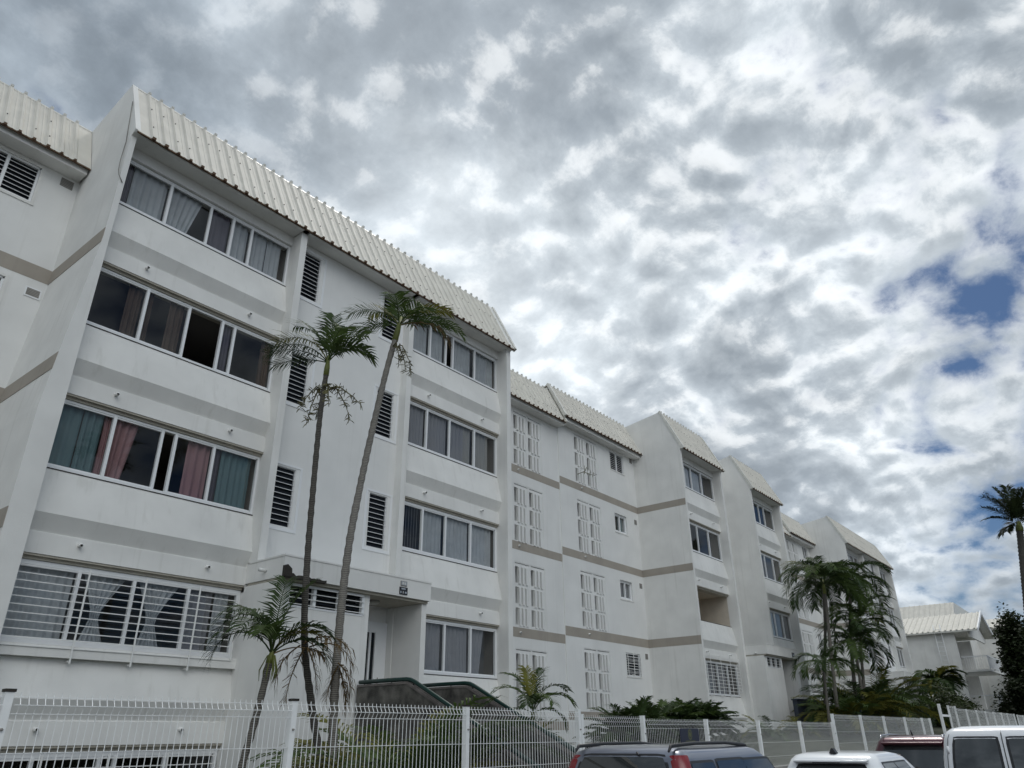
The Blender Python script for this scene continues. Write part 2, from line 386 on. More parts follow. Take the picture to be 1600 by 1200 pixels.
def bay(B, W, x0, x1, specs, top=11.13, sills=SILL, spouts=True, open_floor=None):
    """one bay of windows: sloping spandrels with lintels, windows, rooms behind"""
    for k, s in enumerate(sills):
        sp = MB().prism_x(SPROF(s), x0, x1)
        o = sp.build('spandrel', PL, B)
        rv = MB().box(x0, x1, 13.44, 13.74, s-1.515, s-1.432).box(x0, x1, 13.385, 13.44, s-1.465, s-1.432)
        rv.build('shutter_box', REV, o)
        MB().box(x0, x1, 13.452, 13.47, s-.010, s+.006).build('sill_joint', DARKB, o)
        if spouts:
            for q in (.22, .79): spout(B, x0+(x1-x0)*q, 13.385, s-1.20)
        zt = 10.86 if k == 0 else sills[k-1]-1.515
        if open_floor == k:
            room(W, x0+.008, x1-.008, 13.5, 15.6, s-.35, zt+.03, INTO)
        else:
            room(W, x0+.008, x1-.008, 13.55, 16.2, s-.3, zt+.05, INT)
    tl = MB().box(x0, x1, 13.40, 13.75, 10.87, top).box(x0, x1, 12.97, 13.75, top+.002, top+.06)
    tl.build('soffit', PL, B)
    for k, sp_ in enumerate(specs):
        if sp_ is None: continue
        s = sills[k]; zt = 10.865 if k == 0 else sills[k-1]-1.515
        xa = sp_.get('x0', x0); xb = sp_.get('x1', x1)
        window(B, xa+.005, xb-.005, s+.005, zt-.005, YW, sp_['m'], sp_.get('c', ()), sp_.get('g', ()), fr=sp_.get('fr', .05))
GPROF = [(13.06, -1.9), (13.06, 11.10), (12.97, 11.14), (12.93, 11.20), (13.84, 13.05), (15.6, 12.80), (24, 11.5), (24, -1.9)]
def gable(W, xl, xr, taper=None, mt=PL, prof=GPROF):
    if taper is None: return W.prism_x(prof, xl, xr, mt)
    # below the eave the left face follows taper(z): stacked slabs
    W.prism_x([(13.06, 11.09)]+list(prof[1:-1])+[(24, 11.09)], xl, xr, mt)
    lv_ = [-1.9, 2, 5.0, 5.6, 6.2, 6.8, 7.4, 8.0, 8.6, 11.09]
    v = []; f = []
    for z in lv_: v += [(taper(z), 13.06, z), (taper(z), 24, z), (xr, 24, z), (xr, 13.06, z)]
    for k in range(len(lv_)-1):
        for i in range(4): f.append((k*4+i, k*4+(i+1) % 4, k*4+4+(i+1) % 4, k*4+4+i))
    f.append((0, 1, 2, 3)); return W.add(v, f, mt)
def roof_sheet(B, x0, x1, e, r, name='roof', pitch=.27, trim=(True, True), first=.12):
    """ribbed metal mansard from eave e=(y,z) up to ridge r=(y,z)"""
    d = Vector((0, r[0]-e[0], r[1]-e[1])); L = d.length; d.normalize(); nrm = Vector((0, -d.z, d.y))
    prof = [(x0, 0)]; x = x0+first; ribs = []
    while x+.1 < x1:
        prof += [(x-.05, 0), (x-.022, .034), (x+.022, .034), (x+.05, 0)]; ribs.append(x)
        # two shallow swages between the ribs
        if x+pitch+.1 < x1:
            q = x+pitch/2; prof += [(q-.018, 0), (q-.008, .007), (q+.008, .007), (q+.018, 0)]
        x += pitch
    prof.append((x1, 0))
    s = MB(); n = len(prof)
    for t in (-.03, L*.5, L+.01):
        base = Vector((0, e[0], e[1]))+d*t
        for px, h in prof: s.v.append((px, *(base+nrm*h)[1:]))
    for j in range(2):
        for i in range(n-1): s.f.append((j*n+i, j*n+i+1, (j+1)*n+i+1, (j+1)*n+i)); s.mi.append(0); s.sm.append(False)
    s.mats = [ROOF]
    E_, R_ = Vector((0, *e)), Vector((0, *r))
    a, b = E_-nrm*.012, R_-nrm*.012; c_, d_ = R_-nrm*.07, E_-nrm*.05
    s.prism_x([(p.y, p.z) for p in (a, b, c_, d_)], x0+.01, x1-.01, DARKB)  # deck coloured dark for eave grime and the shade of its underside
    # back slope
    s.prism_x([(r[0], r[1]-.02), (r[0]+.02, r[1]+.01), (24, 11.45), (24, 11.3)], x0+.01, x1-.01, ROOF)
    o = s.build(name, None, B)
    cl = MB(); cr = MB(); scw = MB()
    for x in ribs:                                    # crests stick out past the eave and the ridge
        p = E_+nrm*.02-d*.035
        j = rnd.uniform(.7, 1.2)
        cl.box(x-.03*j, x+.03*j, p.y-.022, p.y+.022, p.z-.022, p.z+.03*j)
        p = R_+nrm*.022+d*.015
        cr.box(x-.03, x+.03, p.y-.03, p.y+.03, p.z-.02, p.z+.035)
        for t in (.22, .62):
            p = E_+d*(L*t)+nrm*.041
            if rnd.random() < .6: scw.box(x-.009, x+.009, p.y-.01, p.y+.01, p.z-.01, p.z+.01)
    cl.build('eave_filler', RUST, o)['kind'] = 'stuff'
    if ribs: cr.build('ridge_filler', FLASH, o)['kind'] = 'stuff'
    if scw.v: scw.build('screws', DARKB, o)['kind'] = 'stuff'
    rg = MB(); p = E_-d*.03
    rg.box(x0, x1, p.y-.004, p.y+.028, p.z-.035, p.z-.006); rg.build('eave_edge', RUST, o)
    rc = MB().prism_x([(r[0]-.03, r[1]-.045), (r[0]+.0, r[1]+.012), (r[0]+.14, r[1]-.004), (r[0]+.14, r[1]-.03)], x0, x1)
    rc.build('ridge_cap', FLASH, o)
    for k, xx in enumerate((x0, x1)):
        if not trim[k]: continue
        q = [E_-d*.05+nrm*.05, R_+d*.03+nrm*.05, R_+d*.03-nrm*.05, E_-d*.05-nrm*.08]
        MB().prism_x([(p.y, p.z) for p in q], xx-.05, xx+.05).build('verge_trim', FLASH, o)
    return o
def louvre(B, W, x0, x1, z0, z1, y, wall_cut=True, nsl=11, surround=True, vert=None):
    """tall glass-louvre window: frame, white surround, tilted blades, bars"""
    f = MB()
    f.box(x0, x1, y+.01, y+.10, z0-.03, z0+.012).box(x0, x1, y+.01, y+.10, z1-.012, z1+.03)
    f.box(x0-.03, x0+.012, y+.012, y+.10, z0, z1).box(x1-.012, x1+.03, y+.012, y+.10, z0, z1)
    if surround:
        f.box(x0-.13, x1+.16, y-.025, y+.0, z0-.10, z0-.032).box(x0-.13, x1+.16, y-.025, y+.0, z1+.032, z1+.075)
        f.box(x1+.10, x1+.16, y-.023, y, z0-.031, z1+.031).box(x0-.13, x0-.07, y-.023, y, z0-.031, z1+.031)
    if vert: f.box(vert-.03, vert+.03, y+.0, y+.09, z0, z1)
    o = f.build('louvre_window', ALU, B)
    s = MB(); h = (z1-z0)/nsl
    for i in range(nsl):
        zc = z0+h*(i+.5); a = R(74)
        dy, dz = .5*h*1.15*math.cos(a), .5*h*1.15*math.sin(a)
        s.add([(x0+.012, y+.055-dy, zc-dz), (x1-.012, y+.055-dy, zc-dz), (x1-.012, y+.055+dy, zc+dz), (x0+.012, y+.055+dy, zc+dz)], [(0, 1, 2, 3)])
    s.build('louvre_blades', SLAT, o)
    b = MB()
    for i in range(nsl): zc = z0+h*(i+.02); b.box(x0+.012, x1-.012, y+.015, y+.024, zc-.0055, zc+.0055)
    b.build('blade_edges', ALU, o)
    W.box(x0-.03, x1+.03, y+.12, y+.13, z0-.03, z1+.03, DARKB)  # dark sheet standing in for the shade behind the blades
    return o
def lattice(B, W, x0, x1, z0, z1, y):
    """openwork concrete panel: two groups of vertical slots in three rows, with projecting fins"""
    f = MB(); fr = .035
    wid = (x1-x0); g = [(x0+fr, x0+wid*.475), (x0+wid*.525, x1-fr)]
    rows = 3; hz = (z1-z0-.05)/rows
    f.box(x0-.02, x0+fr, y-.012, y+.05, z0, z1).box(x1-fr, x1+.02, y-.012, y+.05, z0, z1).box(x0-.02, x1+.02, y-.014, y+.05, z1-.03, z1+.025)
    f.box(g[0][1], g[1][0], y-.010, y+.05, z0, z1-.031)
    for r_ in range(rows):
        za = z0+.025+hz*r_; zb = za+hz-.13
        for gi, (a, b) in enumerate(g):
            f.box(a, b, y-.006, y+.05, zb, zb+.13-(.032 if r_ == rows-1 else 0))
            if r_ == 0: f.box(a, b, y-.006, y+.05, z0, za)
            st = (b-a)/4
            for q in range(1, 4):
                xx = a+st*q+.03
                f.box(xx-.05, xx+.05, y-.05, y+.05, za-.03, zb-.005)
            f.box(b-.05, b, y-.004, y+.05, za, zb)
    o = f.build('lattice_panel', PW, B)
    W.box(x0-.02, x1+.02, y+.285, y+.35, z0-.02, z1+.02, PW)
    return o
def vent(B, x0, x1, z0, z1, y, white=False):
    f = MB()
    if white:
        f.box(x0-.03, x1+.03, y-.015, y, z0-.03, z0).box(x0-.03, x1+.03, y-.015, y, z1, z1+.03).box(x0-.03, x0, y-.014, y, z0, z1).box(x1, x1+.03, y-.014, y, z0, z1)
    else: f.box(x0-.012, x1+.012, y-.01, y, z0-.012, z1+.012)
    o = f.build('vent', ALU if white else CONCL, B)
    s = MB().box(x0, x1, y-.0135, y-.0125, z0, z1, INT)
    k = 5
    for i in range(k):
        z = z0+(z1-z0)*(i+.5)/k
        s.add([(x0, y-.016, z-.016), (x1, y-.016, z-.016), (x1, y-.0125, z+.012), (x0, y-.0125, z+.012)], [(0, 1, 2, 3)], CONCL)
    s.build('vent_slats', None, o)
def wall_holes(W, x0, x1, z0, z1, y0, y1, holes, mt):
    """a wall slab in x-z with rectangular openings"""
    xs = sorted({x0, x1, *[h[0] for h in holes], *[h[1] for h in holes]}); zs = sorted({z0, z1, *[h[2] for h in holes], *[h[3] for h in holes]})
    xs = [x for x in xs if x0 <= x <= x1]; zs = [z for z in zs if z0 <= z <= z1]
    nx, nz = len(xs)-1, len(zs)-1
    solid = [[not any(h[0] <= (xs[i]+xs[i+1])/2 <= h[1] and h[2] <= (zs[k]+zs[k+1])/2 <= h[3] for h in holes) for k in range(nz)] for i in range(nx)]
    for i in range(nx):
        for k in range(nz):
            if not solid[i][k]: continue
            a, b, c, d = xs[i], xs[i+1], zs[k], zs[k+1]
            W.add([(a, y0, c), (b, y0, c), (b, y0, d), (a, y0, d)], [(0, 1, 2, 3)], mt)
            if i == 0 or not solid[i-1][k]: W.add([(a, y0, c), (a, y1, c), (a, y1, d), (a, y0, d)], [(0, 1, 2, 3)], mt)
            if i == nx-1 or not solid[i+1][k]: W.add([(b, y0, c), (b, y1, c), (b, y1, d), (b, y0, d)], [(0, 1, 2, 3)], mt)
            if k == 0 or not solid[i][k-1]: W.add([(a, y0, c), (b, y0, c), (b, y1, c), (a, y1, c)], [(0, 1, 2, 3)], mt)
            if k == nz-1 or not solid[i][k+1]: W.add([(a, y0, d), (b, y0, d), (b, y1, d), (a, y1, d)], [(0, 1, 2, 3)], mt)
def grille(B, x0, x1, z0, z1, y, verts, nbar, drop=.22, r=.0075):
    g = MB()
    for i in range(nbar):
        z = z0+(z1-z0)*i/(nbar-1); g.box(x0, x1, y-r, y+r, z-r, z+r)
    for x in verts: g.box(x-.014, x+.014, y-.021, y-.0096, z0-drop, z1+.06)
    g.box(x0, x0+.025, y-.02, y-.0098, z0, z1).box(x1-.025, x1, y-.02, y-.0098, z0, z1)
    for x in verts: g.box(x-.012, x+.012, y-.0094, y+.14, z0-drop+.02, z0-drop+.045)
    g.build('window_grille', GRIL, B)
def pilaster(W, x0, x1, y, z0, z1, mt=PL, back=13.9): W.box(x0, x1, y, back, z0, z1, mt)
YR = 15.4
def entrance(B, W, x0, dz, xj, xp, x1, zb, door=True, detail=True, gutter=False):
    """projecting entrance block: louvre strip, open porch, flat canopy with parapet"""
    zt, zc = 3.14+dz, 2.76+dz
    c = MB().box(x0, x1+.0, 12.13, 13.38, zc, zt).box(x0-.012, x1+.012, 12.118, 13.3, zt+.001, zt+.035)
    can = c.build('canopy', PL, B)
    MB().box(x0+.02, x1-.02, 12.2, 13.3, zc-.055, zc-.002).build('canopy_fascia', REV, can)
    lx0, lx1, lz0, lz1 = x0+.27, xj-.17, 2.26+dz, 2.69+dz
    wall_holes(W, x0, xj, zb, zc-.056, 12.3, 12.42, [(lx0, lx1, lz0, lz1)], PL)
    W.box(x0, x0+.12, 12.421, 13.8, zb, zc-.057, PL)
    W.box(xj-.12, xj, 12.421, 13.46, zb, zc-.057, PL)
    W.box(xp, x1, 12.25, 13.46, zb, zc-.057, PL)
    W.box(xj, xp, 13.47, 13.6, zb, zc-.057, PL)
    W.box(x0+.13, xj-.13, 12.6, 12.62, lz0-.3, lz1+.05, INT)
    # strip window
    f = MB().box(lx0, lx1, 12.29, 12.36, lz0, lz0+.035).box(lx0, lx1, 12.29, 12.36, lz1-.03, lz1)
    for q in range(4):
        xx = lx0+(lx1-lx0)*q/3; f.box(xx-.035, xx+.035, 12.292, 12.37, lz0+.035, lz1-.03)
    o = f.build('strip_window', ALU, B)
    s = MB(); h = (lz1-lz0-.06)/5
    for i in range(5):
        z = lz0+.035+h*(i+.5); s.add([(lx0, 12.36, z-h*.4), (lx1, 12.36, z-h*.4), (lx1, 12.42, z+h*.5), (lx0, 12.42, z+h*.5)], [(0, 1, 2, 3)])
    s.build('louvre_blades', SLAT, o)
    b = MB()
    for i in range(4): z = lz0+.06+(lz1-lz0-.1)*i/3; b.box(lx0, lx1, 12.262, 12.276, z-.007, z+.007)
    b.build('security_bars', GRIL, o)
    # door at the back of the porch
    d0, d1 = xp-1.02, xp-.06; zf = .02+dz
    f = MB().box(d0, d1, 13.32, 13.385, zf, zf+.1).box(d0, d1, 13.32, 13.385, zf+2.12, zf+2.3)
    for qa, qb in ((d0, d1-.74), (d1-.63, d1-.58), (d1-.47, d1-.42), (d1-.30, d1)): f.box(qa, qb, 13.322, 13.385, zf+.1, zf+2.12)
    f.box(d1+.0, d1+.05, 13.33, 13.385, zf, zf+2.3).box(d0, d1+.05, 13.33, 13.385, zf+2.301, zf+2.35)
    do = f.build('door', ALU, B)
    MB().box(d1-.74, d1-.30, 13.36, 13.368, zf+.1, zf+2.12).build('door_glass', SLAT, do)
    MB().tube([(d1-.2, 13.28, zf+1.0), (d1-.2, 13.28, zf+1.18)], .011, 6).box(d1-.206, d1-.194, 13.28, 13.323, zf+1.05, zf+1.06).build('handle', CONCL, do)
    W.box(xj-.0, xp+.0, 12.25, 13.46, zf-.2, zf, CONCL)
    return can

# =================================================================== NEAREST BLOCK
A = thing('apartment_building', (4, 13, -1.4), 'nearest white apartment block with two palms, teal and pink curtains and green-railed entrance stairs', 'building', 'stepped white apartment blocks')
W = MB()
XS = 22.13
tp = lambda z: 4.09 if z > 8.6 else (4.09-(8.6-z)/3.6*.26 if z > 5.0 else 3.83)
gable(W, 4.09, 4.2, tp)
gable(W, 16.13, 16.32)
for a, b in ((8.28, 8.45), (12.03, 12.2)): pilaster(W, a, b, 13.06 if a < 9 else 13.15, -1.9 if a > 9 else 3.178, 11.12)
# middle wall with tall louvres
lv = [(8.60, 9.15), (11.28, 11.84)]; lz = [(9.65, 10.92), (6.87, 8.10), (4.05, 5.34)]
wall_holes(W, 8.45, 12.03, -1.9, 11.12, 13.39, 13.6, [(a, b, c, d) for a, b in lv for c, d in lz], PW)
for a, b in lv:
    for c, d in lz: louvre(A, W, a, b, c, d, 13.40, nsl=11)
MB().box(8.45, 12.03, 12.97, 13.388, 11.125, 11.19).build('soffit', PL, A)
# bays
bay(A, W, 4.2, 8.28, [
    dict(m=[5.26, 6.2, 6.75, 7.24], c=[(4.50, 5.22, SHEER), (4.36, 4.48, PURP), (5.3, 6.02, SHEER, 'swept'), (6.22, 6.72, PURP), (6.8, 7.2, SHEER), (7.3, 7.70, SHEER), (7.72, 8.10, SHEER)]),
    dict(m=[5.28, 6.17, 6.93, 7.23], g=[(6.2, 6.9)], c=[(4.95, 5.22, BROWN), (5.32, 5.45, BROWN), (5.8, 6.1, BROWN), (6.98, 7.2, PURP), (7.95, 8.2, BROWN)]),
    dict(m=[5.23, 6.14, 6.41, 7.23], g=[(6.14, 6.41)], c=[(4.24, 4.72, TEAL), (4.74, 5.08, TEAL), (5.09, 5.2, PINK), (5.30, 5.72, PINK, 'swept'), (6.72, 7.2, PINK), (7.27, 7.42, PURP), (7.46, 8.15, TEAL)]),
    dict(m=[5.25, 6.19, 7.21], fr=.08, c=[(4.22, 5.2, SHEER), (5.35, 6.1, SHEER, 'tied'), (6.3, 7.1, SHEER, 'tied'), (7.3, 7.75, GREYC), (7.8, 8.1, SHEER)]),
])
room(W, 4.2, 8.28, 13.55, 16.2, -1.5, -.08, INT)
window(A, 4.21, 8.27, -1.35, -.16, YW, [5.2, 6.2, 6.45, 7.3], fr=.07)
grille(A, 4.3, 8.2, -1.3, -.25, 13.40, [5.3, 6.3, 7.3], 9, .05)
W.box(4.2, 8.28, 13.40, 13.75, -1.9, -1.36, PL)
grille(A, 4.24, 8.15, 1.33, 2.52, 13.29, [5.33, 6.3, 7.32], 11)
MB().box(4.2, 8.28, 13.30, 13.463, 1.19, 1.37).build('window_sill', PL, A)
bay(A, W, 12.2, 16.13, [
    dict(m=[13.16, 13.82, 14.11, 15.09], g=[(13.82, 14.11)], c=[(12.25, 13.1, SHEER), (13.2, 13.78, SHEER), (14.15, 15.0, SHEER), (15.15, 16.0, SHEER)]),
    dict(m=[13.16, 14.07, 15.11], c=[(12.25, 13.1, GREYC), (13.2, 14.0, GREYC), (14.12, 14.7, GREYC), (14.7, 15.05, BLIND), (15.15, 15.8, BLIND)]),
    dict(m=[13.15, 14.02, 15.01], fr=.07, c=[(12.25, 13.1, BLIND, 'blind'), (13.2, 13.95, SHEER), (14.1, 14.95, SHEER), (15.1, 15.98, SHEER)]),
    dict(x0=12.55, m=[13.34, 14.1, 15.07], fr=.06, c=[(12.6, 13.25, SHEER, 'swept'), (13.4, 14.05, GREYC), (14.15, 15.0, GREYC), (15.1, 15.7, GREYC, 'swept')]),
])
W.box(12.2, 16.13, 13.40, 13.75, -1.9, -.1, PL)
# left recess
LB = [(8.46, 8.79), (5.72, 6.05), (2.98, 3.31), (.24, .57)]
hl = [(1.55, 3.33, 10.12, 11.02), (1.55, 3.33, 7.38, 8.28), (1.55, 3.33, 4.64, 5.54), (1.55, 3.33, 1.9, 2.8)]
wall_holes(W, -9, 4.12, -1.9, 11.3, YR, YR+.3, hl, PW)
for h in hl[:2]:
    louvre(A, W, h[0]+.03, h[1]-.03, h[2]+.03, h[3]-.03, YR+.01, nsl=8, surround=False, vert=2.73)
    MB().box(h[0]-.06, h[1]+.06, YR-.02, YR, h[2]-.06, h[2]).box(h[0]-.06, h[1]+.06, YR-.02, YR, h[3], h[3]+.06).box(h[1], h[1]+.06, YR-.019, YR, h[2], h[3]).build('window_surround', PL, A)
for h in hl[2:]: louvre(A, W, h[0]+.03, h[1]-.03, h[2]+.03, h[3]-.03, YR+.01, nsl=8, surround=False, vert=2.73)
vent(A, 3.74, 3.97, 10.86, 11.04, YR); vent(A, 3.74, 3.98, 8.08, 8.24, YR, True)
for a, b in LB:
    o = MB().box(-9, tp(b)-.012, YR-.004, YR+.01, a, b)
    o.add([(tp(z)-e, y, z) for z in (a, b) for y in (13.065, YR-.0045) for e in (.010, -.05)], [(0, 2, 6, 4), (0, 1, 5, 4), (2, 3, 7, 6), (0, 1, 3, 2), (4, 5, 7, 6)])
    o.build('taupe_band', TAUPE, A)
W.box(-9, 4.06, 15.0, YR-.006, 11.12, 11.3, PL)
roof_sheet(A, -9, 4.08, (14.92, 11.27), (15.65, 12.78), first=.05, trim=(False, False))
# recess up to the seam
RB = [(8.39, 8.67), (5.68, 5.96), (2.87, 3.17), (.17, .43)]
lat_a = [(19.36, 21.06, 8.71-2.74*k, 10.75-2.74*k) for k in range(4)]
wall_holes(W, 16.32, XS, -.2, 11.1, YR, YR+.3, [(a, b, c, d) for a, b, c, d in lat_a], PW)
for q in lat_a: lattice(A, W, *q, YR+.02)
for a, b in RB: MB().box(16.33, XS-.001, YR-.004, YR+.01, a, b).build('taupe_band', TAUPE, A)
for k, z in enumerate((8.52, 5.82, 3.02)): spout(A, 19.6, YR, z, .06)
wall_holes(W, 16.32, XS, -1.9, -.21, YR+.02, YR+.3, [(16.9, 18.3, -1.0, -.35), (18.7, 20.0, -1.0, -.35), (20.5, 21.8, -1.0, -.35)], PL)
W.box(16.5, 22, YR+.5, YR+.55, -1.2, -.2, INT)
W.box(16.32, XS, 15.0, YR-.006, 10.90, 11.1, PL)
roof_sheet(A, 16.33, XS-.05, (14.92, 11.03), (15.65, 12.54), trim=(False, True))
roof_sheet(A, 4.13, 16.36, (12.92, 11.18), (13.84, 13.03), trim=(False, True), first=.33)
# solid core so no light leaks through
W.box(-9, 22.0, 16.3, 23.9, -1.9, 11.2, INT)
entrance(A, W, 8.28, 0, 10.57, 12.05, 12.2, -1.9)
W.box(8.28, 8.45, 13.381, 13.9, 2.6, 3.177, PL)
# broken gutter on the canopy, hanging cable, spout on the block side
g = MB(); x = 8.27; pts = []
while x < 9.25:
    pts.append((x, rnd.uniform(.035, .085)*(1.5 if x < 8.5 else 1))); x += .06
for (xa, ha), (xb, hb) in zip(pts, pts[1:]): g.prism_y([(xa, 2.735), (xb, 2.735), (xb, 2.745+hb), (xa, 2.745+ha)], 12.05, 12.13)
g.prism_y([(8.25, 2.75), (8.42, 2.75), (8.40, 2.90), (8.30, 2.97), (8.25, 2.95)], 12.04, 12.129)
g.build('broken_gutter', DARKB, A)
sp = MB().tube([(8.29, 12.72, 2.93), (8.12, 12.70, 2.93)], .035, 10); sp.build('water_spout', GRIL, A)
Wo = W.build('wall', PL, A)
cab = MB().tube([(4.075, 13.50, 12.3), (4.07, 13.34, 11.6), (4.075, 13.22, 11.0), (4.06, 13.2, 10.5), (4.05, 13.12, 10.2), (4.06, 13.06, 10.05), (4.15, 13.04, 9.9)], .009, 5)
tag(cab.build('cable', CONCL), 'thin grey cable running down the corner fin beside the top left window', 'cable')
lamp = thing('ceiling_lamp', (11.05, 12.75, 2.69), 'round ceiling lamp under the nearest entrance canopy', 'lamp')
MB().tube([(11.05, 12.75, 2.703), (11.05, 12.75, 2.67)], .15, 20).build('lamp_base', CONCL, lamp)
MB().tube([(11.05, 12.75, 2.67), (11.05, 12.75, 2.64), (11.05, 12.75, 2.62)], [.135, .12, .07], 20).build('diffuser', mat('frosted_shade', (.45, .44, .40), .4), lamp)
# signs on the canopy face
SGB = mat('black_sign_enamel', (.012, .012, .014), .35); SGW = mat('white_sign_print', (.6, .6, .6), .5); SGG = mat('grey_number_plate', (.38, .41, .45), .4)
s = MB().box(11.26, 11.44, 12.112, 12.13, 2.985, 3.085, CONCL).box(11.272, 11.428, 12.108, 12.112, 2.997, 3.073, SGG)
s.box(11.30, 11.34, 12.1065, 12.108, 3.012, 3.058, FLASH).box(11.36, 11.40, 12.1065, 12.108, 3.012, 3.058, FLASH)
tag(s.build('sign'), 'small grey plate above the black sign on the nearest entrance canopy', 'sign')
s = MB().box(11.235, 11.465, 12.112, 12.13, 2.80, 2.955, SGB).box(11.28, 11.40, 12.110, 12.112, 2.905, 2.935, SGG)
s.box(11.25, 11.285, 12.110, 12.112, 2.825, 2.865, SGG).box(11.325, 11.345, 12.110, 12.112, 2.82, 2.87, SGW).box(11.385, 11.44, 12.110, 12.112, 2.825, 2.865, SGG)
tag(s.build('sign'), 'black square sign with pale marks on the nearest entrance canopy', 'sign')

# =================================================================== MIDDLE BLOCK
B = thing('apartment_building', (28, 13, 0), 'middle white apartment block with an open ochre loggia and a split roof', 'building', 'stepped white apartment blocks')
W = MB()
gable(W, 27.94, 28.08); gable(W, 31.9, 32.08)
gable(W, 35.5, 35.66); gable(W, 39.35, 39.52)
blu = [(28.08, 31.9), (35.66, 39.35)]
bay(B, W, 28.08, 31.9, [
    dict(m=[28.99, 29.67, 30.67], c=[(28.12, 28.5, PURP), (29.05, 29.6, SHEER), (29.7, 30.6, SHEER), (30.7, 31.0, GREYC)]),
    dict(m=[28.61, 29.64, 30.72], c=[(28.65, 28.8, GREYC)]),
    None,
    dict(m=[29.05, 30.0, 30.95], c=[(28.2, 28.9, GREYC), (29.2, 29.9, GREYC), (30.1, 30.9, GREYC)]),
], open_floor=2)
grille(B, 28.15, 31.75, 1.55, 2.83, 13.29, [29.0, 29.95, 30.85], 11)
W.box(28.08, 31.9, 13.40, 13.75, -1.9, -.06, PL)
bay(B, W, 35.66, 39.35, [
    dict(m=[36.42, 37.44, 38.11], c=[(35.7, 35.9, GREYC)]),
    dict(m=[36.44, 37.21, 38.28], c=[(35.8, 36.1, PURP)]),
    dict(m=[36.52, 37.34, 38.36], c=[(35.7, 36.5, SHEER), (36.55, 37.3, SHEER), (37.4, 38.3, GREYC), (38.4, 39.2, GREYC)]),
    dict(x0=36.1, m=[37.0, 38.0], c=[(36.2, 37.0, GREYC)]),
])
W.box(35.66, 39.35, 13.40, 13.75, -1.9, -.06, PL)
# recess between the seam and the first wing
BBs = [(8.66, 8.94), (5.95, 6.24), (3.15, 3.47), (.48, .74)]
lat_b = [(23.22, 24.95, 9.0-2.735*k, 11.03-2.735*k) for k in range(4)]
sm = [(25.95, 27.05, 10.22, 11.05), (26.0, 26.95, 7.55, 8.32), (26.05, 26.98, 4.87, 5.60), (26.12, 27.18, 2.02, 2.86)]
wall_holes(W, XS, 27.96, -.2, 11.4, YR-.03, YR+.3, lat_b+sm, PW)
for q in lat_b: lattice(B, W, *q, YR-.01)
for k, h in enumerate(sm):
    W.box(h[0]-.1, h[1]+.1, YR+.32, YR+.35, h[2]-.1, h[3]+.1, INT)
    if k in (0, 3): louvre(B, W, h[0]+.03, h[1]-.03, h[2]+.03, h[3]-.03, YR-.0, nsl=9, surround=False, vert=26.5 if k == 0 else None)
    else: window(B, *h, YR+.04, [(h[0]+h[1])/2], c if False else [(h[0]+.1, h[1]-.1, GREYC)] if k == 2 else [((h[0]+h[1])/2, h[1]-.1, TEAL)], fr=.06)
    MB().box(h[0]-.05, h[1]+.05, YR-.05, YR-.03, h[2]-.05, h[2]).build('window_sill', PL, B)
grille(B, 26.15, 27.15, 2.06, 2.82, YR-.06, [26.6], 8, 0)
for z in (10.93, 8.15, 5.47, 2.72): vent(B, 27.6, 27.78, z, z+.18, YR-.03)
for a, b in BBs:
    o = MB().box(XS+.001, 27.935, YR-.034, YR-.02, a, b)
    if a > 2: o.box(27.936, 27.945, 13.07, YR-.034, a, b)
    o.build('taupe_band', TAUPE, B)
for z in (8.80, 6.1, 3.31): spout(B, 23.6, YR-.03, z, .06)
wall_holes(W, XS, 27.96, -1.9, -.21, YR+.0, YR+.3, [(22.6, 24.0, -.95, -.33), (24.6, 26, -.95, -.33)], PL)
W.box(XS, 27.93, 15.0, YR-.036, 11.12, 11.3, PL)
roof_sheet(B, XS-.12, 27.95, (14.90, 11.30), (15.68, 12.83), trim=(True, False))
roof_sheet(B, 27.96, 32.1, (12.92, 11.18), (13.84, 13.06), trim=(True, True))
roof_sheet(B, 35.52, 39.56, (12.92, 11.18), (13.84, 13.06), trim=(True, True))
# deep recess inside the wing
wall_holes(W, 32.08, 35.5, 3.0, 11.2, YR-.4, YR, [], PW)
roof_sheet(B, 32.1, 35.5, (14.6, 11.27), (15.65, 12.78), trim=(False, False))
entrance(B, W, 32.08, .25, 34.1, 35.5, 35.9, -1.9)
spb = MB().tube([(32.09, 12.6, 3.06), (31.95, 12.58, 3.06)], .035, 8); spb.build('water_spout', GRIL, B)
# recess beyond
hb = [(46.7, 48.6, 9.05-2.73*k, 11.05-2.73*k) for k in range(4)]
sb = [(49.55, 50.45, 10.28, 11.08), (49.6, 50.4, 7.55, 8.3), (49.6, 50.4, 4.85, 5.6), (49.6, 50.4, 2.1, 2.85)]
XT = 46.0
wall_holes(W, 39.5, 50.9, -1.9, 11.3, YR-.02, YR+.3, hb+sb+[(41.0, 42.8, 8.75-2.73*k, 10.75-2.73*k) for k in range(4)], PW)
for q in hb: lattice(B, W, *q, YR-.0)
for k in range(4): lattice(B, W, 41.0, 42.8, 8.75-2.73*k, 10.75-2.73*k, YR)
for h in sb: louvre(B, W, h[0]+.03, h[1]-.03, h[2]+.03, h[3]-.03, YR+.01, nsl=8, surround=False, vert=(h[0]+h[1])/2)
for a, b in BBs:
    MB().box(39.53, 50.87, YR-.024, YR-.01, a, b).build('taupe_band', TAUPE, B)
W.box(39.5, 50.9, 15.0, YR-.025, 11.14, 11.31, PL)
roof_sheet(B, 39.53, 46.4, (14.92, 11.05), (15.65, 12.56), trim=(False, True))
roof_sheet(B, 46.3, 50.92, (14.90, 11.33), (15.68, 12.88), trim=(True, False))
W.box(XS+.1, 50.8, 16.3, 23.9, -1.9, 11.2, INT)
W.build('wall', PL, B)
